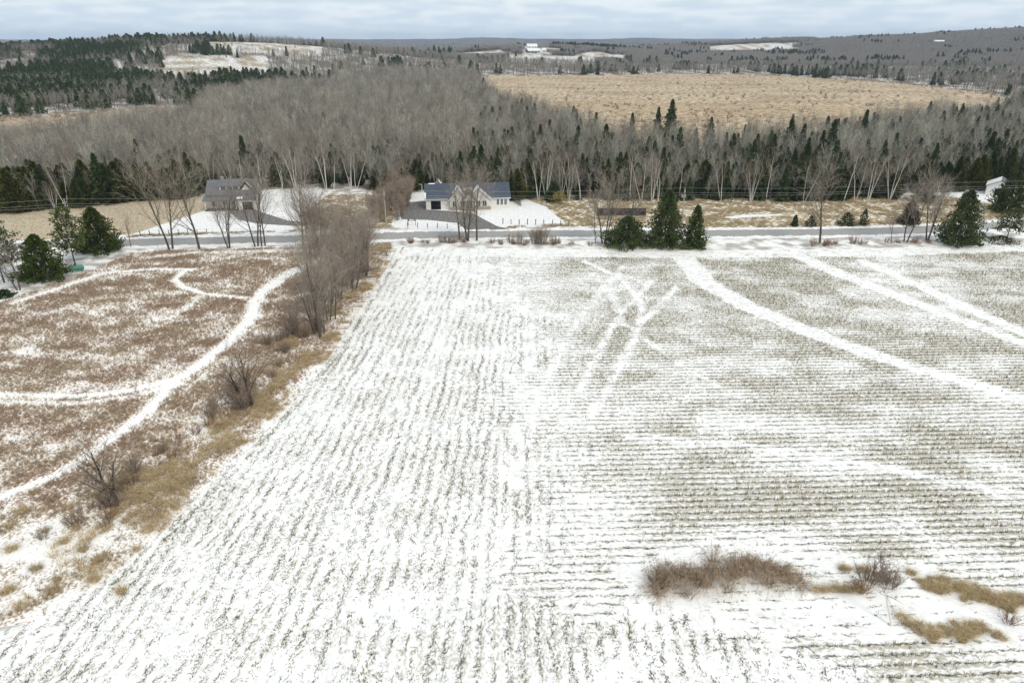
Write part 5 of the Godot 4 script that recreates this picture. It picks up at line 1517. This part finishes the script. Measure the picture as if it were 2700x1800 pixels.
# ---------------------------------------------------------------- small things
func build_small_things() -> void:
	# bramble thicket standing in the field
	var a := Vector2(11.58, -43.97)
	var b := Vector2(24.52, -44.19)
	var th := thing("bramble_thicket", "mounded brown bramble thicket standing in the snowy field", "thicket", Vector3((a.x + b.x) / 2, 0, (a.y + b.y) / 2))
	var W := a.distance_to(b)
	var stems := Mb.new()
	var canes := Mb.new()
	for c in 40:
		var t := -0.5 + (c + rng.randf()) / 40.0
		var cz := rng.randfn(0.0, 0.9)
		var high := 1.7 * (1.0 - pow(absf(t + 0.04) * 2.0, 2.4)) * rng.randf_range(0.45, 1.0) + 0.4
		var root := Vector3(t * W, 0, cz - 0.6 - (0.25 - t * t) * 3.2)
		for i in 40:
			var turn := rng.randf() * TAU
			var out := Vector3(cos(turn), 0, sin(turn)) * sqrt(rng.randf())
			var p := root + out * 0.35
			var q := p + out * rng.randf_range(0.3, 1.2) + Vector3(0, high * rng.randf_range(0.5, 1.0), 0)
			var e := q + out * rng.randf_range(0.4, 1.5) + Vector3(rng.randf_range(-0.5, 0.5), -high * rng.randf_range(0.2, 0.8), rng.randf_range(-0.3, 0.5))
			strip(stems, p, q, 0.028, 0.02, jit(Color(0.27, 0.20, 0.155), 0.35))
			strip(canes, q, e, 0.02, 0.01, jit(Color(0.38, 0.29, 0.21), 0.35))
			for k in 8:
				var s := q.lerp(e, rng.randf()) if k < 4 else p.lerp(q, rng.randf_range(0.4, 1.0))
				blade(canes, s, s + (rdir() + Vector3(0, 0.15, 0)) * rng.randf_range(0.15, 0.45), 0.026, jit(Color(0.44, 0.335, 0.235), 0.35))
	put("stems", stems.mesh(), vcol, th)
	put("canes", canes.mesh(), vcol, th)
	for q in [[Vector2(12.30, -44.41), 0, 0.85], [Vector2(30.24, -44.85), 0, 0.9], [Vector2(31.32, -45.07), 2, 1.1], [Vector2(29.09, -43.76), 2, 0.9], [Vector2(31.95, -44.41), 0, 0.75], [Vector2(39.26, -40.51), 2, 0.8]]:
		plant("field_bush", BUSH[q[1]], q[0], q[2], rng.randf() * TAU, "reddish brown bush beside the bramble thicket and sapling", "bush", "bushes beside the thicket", ["stems", "twigs"])
	# sapling with a pale stem
	var sp := Vector2(29.83, -40.12)
	var sap := thing("birch_sapling", "leaning white stemmed sapling with thin dark twigs", "tree", Vector3(sp.x, 0, sp.y))
	var tm := Mb.new()
	var pts := [Vector3(0, -0.05, 0), Vector3(-0.28, 1.2, -0.35), Vector3(-0.6, 2.4, -0.75), Vector3(-0.85, 3.4, -1.1), Vector3(-1.05, 4.4, -1.5), Vector3(-1.15, 5.3, -1.8)]
	for k in 5:
		tm.tube(pts[k], pts[k + 1], 0.105 - k * 0.018, 0.087 - k * 0.018, Color(0.74, 0.72, 0.68) if k < 3 else Color(0.25, 0.2, 0.17), 6)
	put("trunk", tm.mesh(), vcol, sap)
	var cm := Mb.new()
	for i in 110:
		var t := rng.randf_range(1.9, 4.99)
		var p: Vector3 = pts[int(t)].lerp(pts[int(t) + 1], t - int(t))
		var e := p + (rdir() + Vector3(0, 0.7, 0)).normalized() * rng.randf_range(0.8, 2.1) * (1.3 - t * 0.16)
		strip(cm, p, e, 0.03, 0.012, jit(Color(0.17, 0.14, 0.12), 0.25))
		for k in 5:
			var s := p.lerp(e, rng.randf_range(0.2, 1.0))
			blade(cm, s, s + (rdir() + Vector3(0, 0.5, 0)).normalized() * rng.randf_range(0.2, 0.6), 0.02, jit(Color(0.19, 0.16, 0.14), 0.25))
	put("crown", cm.mesh(), vcol, sap)
	# green tank
	var tp := Vector2(-86.73, -130.29)
	var tk := thing("propane_tank", "green horizontal tank lying on short legs beside the round cedar", "tank", Vector3(tp.x, 0, tp.y), 0.45)
	var body := Mb.new()
	var prof := [[-1.35, 0.0], [-1.3, 0.26], [-1.15, 0.45], [-0.95, 0.53], [0.95, 0.53], [1.15, 0.45], [1.3, 0.26], [1.35, 0.0]]
	for k in 7:
		body.tube(Vector3(prof[k][0], 0.8, 0), Vector3(prof[k + 1][0], 0.8, 0), prof[k][1], prof[k + 1][1], Color.WHITE, 18)
	put("shell", body.mesh(), M.tank, tk)
	var lid := Mb.new()
	lid.tube(Vector3(-0.15, 1.28, 0), Vector3(-0.15, 1.52, 0), 0.24, 0.24, Color.WHITE, 12)
	lid.tube(Vector3(-0.15, 1.52, 0), Vector3(-0.15, 1.6, 0), 0.24, 0.02, Color.WHITE, 12)
	put("valve_cover", lid.mesh(), M.steel, tk)
	for x in [-0.8, 0.8]:
		for z in [-0.28, 0.28]:
			put("leg", boxm(Vector3(x - 0.07, 0, z - 0.06), Vector3(x + 0.07, 0.45, z + 0.06)), M.steel, tk)
	# a second small tank in the far yard
	var t2 := Vector2(140.96, -214.94)
	var yt := thing("yard_tank", "small green tank standing in the snowy yard behind the cedars", "tank", Vector3(t2.x, 0.02, t2.y), 0.2)
	var by := Mb.new()
	for k in 7:
		by.tube(Vector3(prof[k][0], 0.7, 0), Vector3(prof[k + 1][0], 0.7, 0), prof[k][1], prof[k + 1][1], Color.WHITE, 12)
	put("shell", by.mesh(), M.tank, yt)
	for x in [-0.7, 0.7]: put("leg", boxm(Vector3(x - 0.1, 0, -0.3), Vector3(x + 0.1, 0.35, 0.3)), M.steel, yt)
	# utility poles and lines
	var poles := [[Vector2(-141.24, -146.92), 10.0, "utility pole past the hayfield corner"], [Vector2(-100.90, -153.54), 9.6, "weathered utility pole at the hayfield with a short crossarm"], [Vector2(-30.95, -165.46), 9.2, "weathered utility pole between the two house yards"], [Vector2(42.40, -168.12), 9.2, "pale utility pole behind the tallest pointed cedar"], [Vector2(105.18, -169.29), 10.2, "pale utility pole behind the forked bare tree"], [Vector2(189.55, -188.68), 10.0, "utility pole beyond the cottage"]]
	var tops := []
	for p in poles:
		var at: Vector2 = p[0]
		var o := thing("utility_pole", p[2], "pole", Vector3(at.x, 0, at.y))
		var m := Mb.new()
		m.tube(Vector3(0, 0, 0), Vector3(0, p[1], 0), 0.17, 0.12, Color.WHITE, 8)
		put("shaft", m.mesh(), M.pole, o)
		put("crossarm", boxm(Vector3(-0.06, p[1] - 0.95, -0.75), Vector3(0.06, p[1] - 0.83, 0.75)), M.pole, o)
		for z in [-0.65, 0.65]:
			var i := Mb.new()
			i.tube(Vector3(0, p[1] - 0.83, z), Vector3(0, p[1] - 0.62, z), 0.06, 0.04, Color.WHITE, 6)
			put("insulator", i.mesh(), M.trim, o)
		var tr := Mb.new()
		tr.tube(Vector3(0.24, p[1] - 2.3, 0.1), Vector3(0.24, p[1] - 1.5, 0.1), 0.16, 0.16, Color.WHITE, 8)
		put("transformer", tr.mesh(), M.steel if at.x < 0 else M.pole, o)
		tops.append(Vector3(at.x, p[1], at.y))
	for w in [[0.0, 0.0, "topmost power line strung between the utility poles"], [-1.0, 0.65, "middle power line strung between the utility poles"], [-1.7, -0.1, "lowest cable strung between the utility poles"]]:
		var m := Mb.new()
		for i in tops.size() - 1:
			var p: Vector3 = tops[i] + Vector3(0, w[0] + 0.05, w[1])
			var q: Vector3 = tops[i + 1] + Vector3(0, w[0] + 0.05, w[1])
			for k in 14:
				var u0 := k / 14.0
				var u1 := (k + 1) / 14.0
				m.tube(p.lerp(q, u0) - Vector3(0, 2.6 * u0 * (1 - u0), 0), p.lerp(q, u1) - Vector3(0, 2.6 * u1 * (1 - u1), 0), 0.014, 0.014, Color.WHITE, 4)
		tag(put("power_line", m.mesh(), M.wire), w[2], "cable")
	# fence posts along the far verge
	var fp := []
	for k in 9: fp.append(Vector2(-2.29, -169.29).lerp(Vector2(14.17, -167.36), k / 8.0))
	for k in 5: fp.append(Vector2(-25.71, -165.46).lerp(Vector2(-15.83, -164.72), k / 4.0))
	for k in 8: fp.append(Vector2(-87.70, -157.57).lerp(Vector2(-66.10, -159.65), k / 10.0))
	for p in fp:
		var o := put("fence_post", boxm(Vector3(-0.07, 0, -0.07), Vector3(0.07, rng.randf_range(1.2, 1.5), 0.07)), M.greywood)
		o.position = Vector3(p.x, 0.02, p.y)
		o.rotation = Vector3(rng.randfn(0, 0.04), rng.randf(), rng.randfn(0, 0.04))
		tag(o, "grey wooden fence post on the far verge of the road", "post", "fence posts on the far verge")
	# mailbox stand by the bungalow driveway
	var mp := Vector2(-24.99, -167.74)
	var mb := thing("mailbox_stand", "dark mailboxes on a low rail by the road before the bungalow", "mailbox", Vector3(mp.x, 0.03, mp.y), 0.1)
	for x in [-0.9, 0.9]: put("post", boxm(Vector3(x - 0.06, 0, -0.06), Vector3(x + 0.06, 1.15, 0.06)), M.greywood, mb)
	put("rail", boxm(Vector3(-1.1, 1.15, -0.09), Vector3(1.1, 1.25, 0.09)), M.greywood, mb)
	for x in [-0.8, 0.75]:
		var bx := Mb.new()
		bx.box(Vector3(x - 0.2, 1.253, -0.3), Vector3(x + 0.2, 1.45, 0.3))
		bx.tube(Vector3(x, 1.45, -0.3), Vector3(x, 1.45, 0.3), 0.195, 0.195, Color.WHITE, 10)
		put("mailbox", bx.mesh(), M.steel, mb)
	# post with a dark box across from the cottage
	var sp2 := Vector2(109.70, -154.86)
	var ms := thing("mailbox_post", "thin leaning post with a small dark box on the near verge", "mailbox", Vector3(sp2.x, 0.0, sp2.y))
	ms.rotation.z = -0.06
	put("post", boxm(Vector3(-0.05, 0, -0.05), Vector3(0.05, 3.0, 0.05)), M.pole, ms)
	put("box", boxm(Vector3(-0.16, 1.9, 0.053), Vector3(0.16, 2.5, 0.2)), M.steel, ms)
	# firewood stack in the rough field
	var fa := Vector2(22.66, -177.87)
	var fb := Vector2(35.13, -177.87)
	var fw := thing("firewood_stack", "long dark two tier firewood stack in the tan field", "stack", Vector3(fa.x, 0.03, fa.y), atan2(-(fb.y - fa.y), fb.x - fa.x))
	var L := fa.distance_to(fb)
	for tier in 2:
		var logs := Mb.new()
		for r in 4:
			var x := 0.1
			while x < L - 0.1:
				var d := rng.randf_range(0.075, 0.115)
				x += d
				var z0 := rng.randf_range(-0.05, 0.06)
				var y := 0.18 + tier * 0.98 + r * 0.2 + rng.randf_range(-0.02, 0.02)
				logs.tube(Vector3(x, y, -1.0 + z0), Vector3(x, y, 0.0 + z0), d, d, jit(Color(0.045, 0.04, 0.042), 0.4), 6)
				var e := jit(Color(0.13, 0.115, 0.115), 0.5)
				for k in 6: logs.tri(Vector3(x, y, z0), Vector3(x + cos(k * TAU / 6) * d, y + sin(k * TAU / 6) * d, z0 + 0.003), Vector3(x + cos((k + 1) * TAU / 6) * d, y + sin((k + 1) * TAU / 6) * d, z0 + 0.003), e)
				x += d
		var o := put("logs", logs.mesh(), vcol, fw)
		o.set_meta("kind", "stuff")
		put("rail", boxm(Vector3(-0.1, 0.02 + tier * 0.98, -0.9), Vector3(L + 0.1, 0.07 + tier * 0.98, 0.05)), M.greywood, fw)
	for x in [-0.1, 0.9, L * 0.5, L]:
		put("stake", boxm(Vector3(x - 0.05, 0, 0.1), Vector3(x + 0.05, 2.1, 0.2)), M.greywood, fw)
	# garden fence stepping down from the bungalow
	var ga := Vector2(-0.44, -197.61)
	var gb := Vector2(2.43, -189.16)
	var gf := thing("garden_fence", "dark wooden picket fence slanting away from the bungalow's right corner", "fence", Vector3(ga.x, 0.02, ga.y), atan2(-(gb.y - ga.y), gb.x - ga.x))
	var GL := ga.distance_to(gb)
	for y in [0.35, 1.1]: put("rail", boxm(Vector3(0, y, -0.03), Vector3(GL, y + 0.1, 0.03)), M.greywood, gf)
	var nb := int(GL / 0.42)
	var pk := boxm(Vector3(-0.11, 0.08, 0.033), Vector3(0.11, 1.45, 0.06))
	for k in nb:
		var o := put("picket", pk, M.greywood, gf)
		o.position.x = 0.2 + k * 0.42
	for x in [0.0, GL]: put("post", boxm(Vector3(x - 0.08, 0, -0.12), Vector3(x + 0.08, 1.6, -0.033)), M.greywood, gf)
	# swing frame behind the bungalow drive
	var wp := Vector2(-29.10, -209.63)
	var wf := thing("swing_frame", "pale metal swing frame in the snow behind the bungalow drive", "swing", Vector3(wp.x, 0.02, wp.y))
	var fr := Mb.new()
	fr.tube(Vector3(-1.6, 2.2, 0), Vector3(1.6, 2.2, 0), 0.06, 0.06, Color.WHITE, 6)
	put("beam", fr.mesh(), M.trim, wf)
	for x in [-1.6, 1.6]:
		for z in [-0.9, 0.9]:
			var lg := Mb.new()
			lg.tube(Vector3(x, 0, z), Vector3(x, 2.2, 0), 0.05, 0.05, Color.WHITE, 6)
			put("leg", lg.mesh(), M.trim, wf)
	for x in [-0.6, 0.6]:
		var seat := put("seat", boxm(Vector3(x - 0.25, 0.5, -0.12), Vector3(x + 0.25, 0.55, 0.12)), M.steel, wf)
		for q in [-0.22, 0.22]: put("chain", boxm(Vector3(x + q - 0.015, 0.553, -0.015), Vector3(x + q + 0.015, 2.18, 0.015)), M.steel, seat)
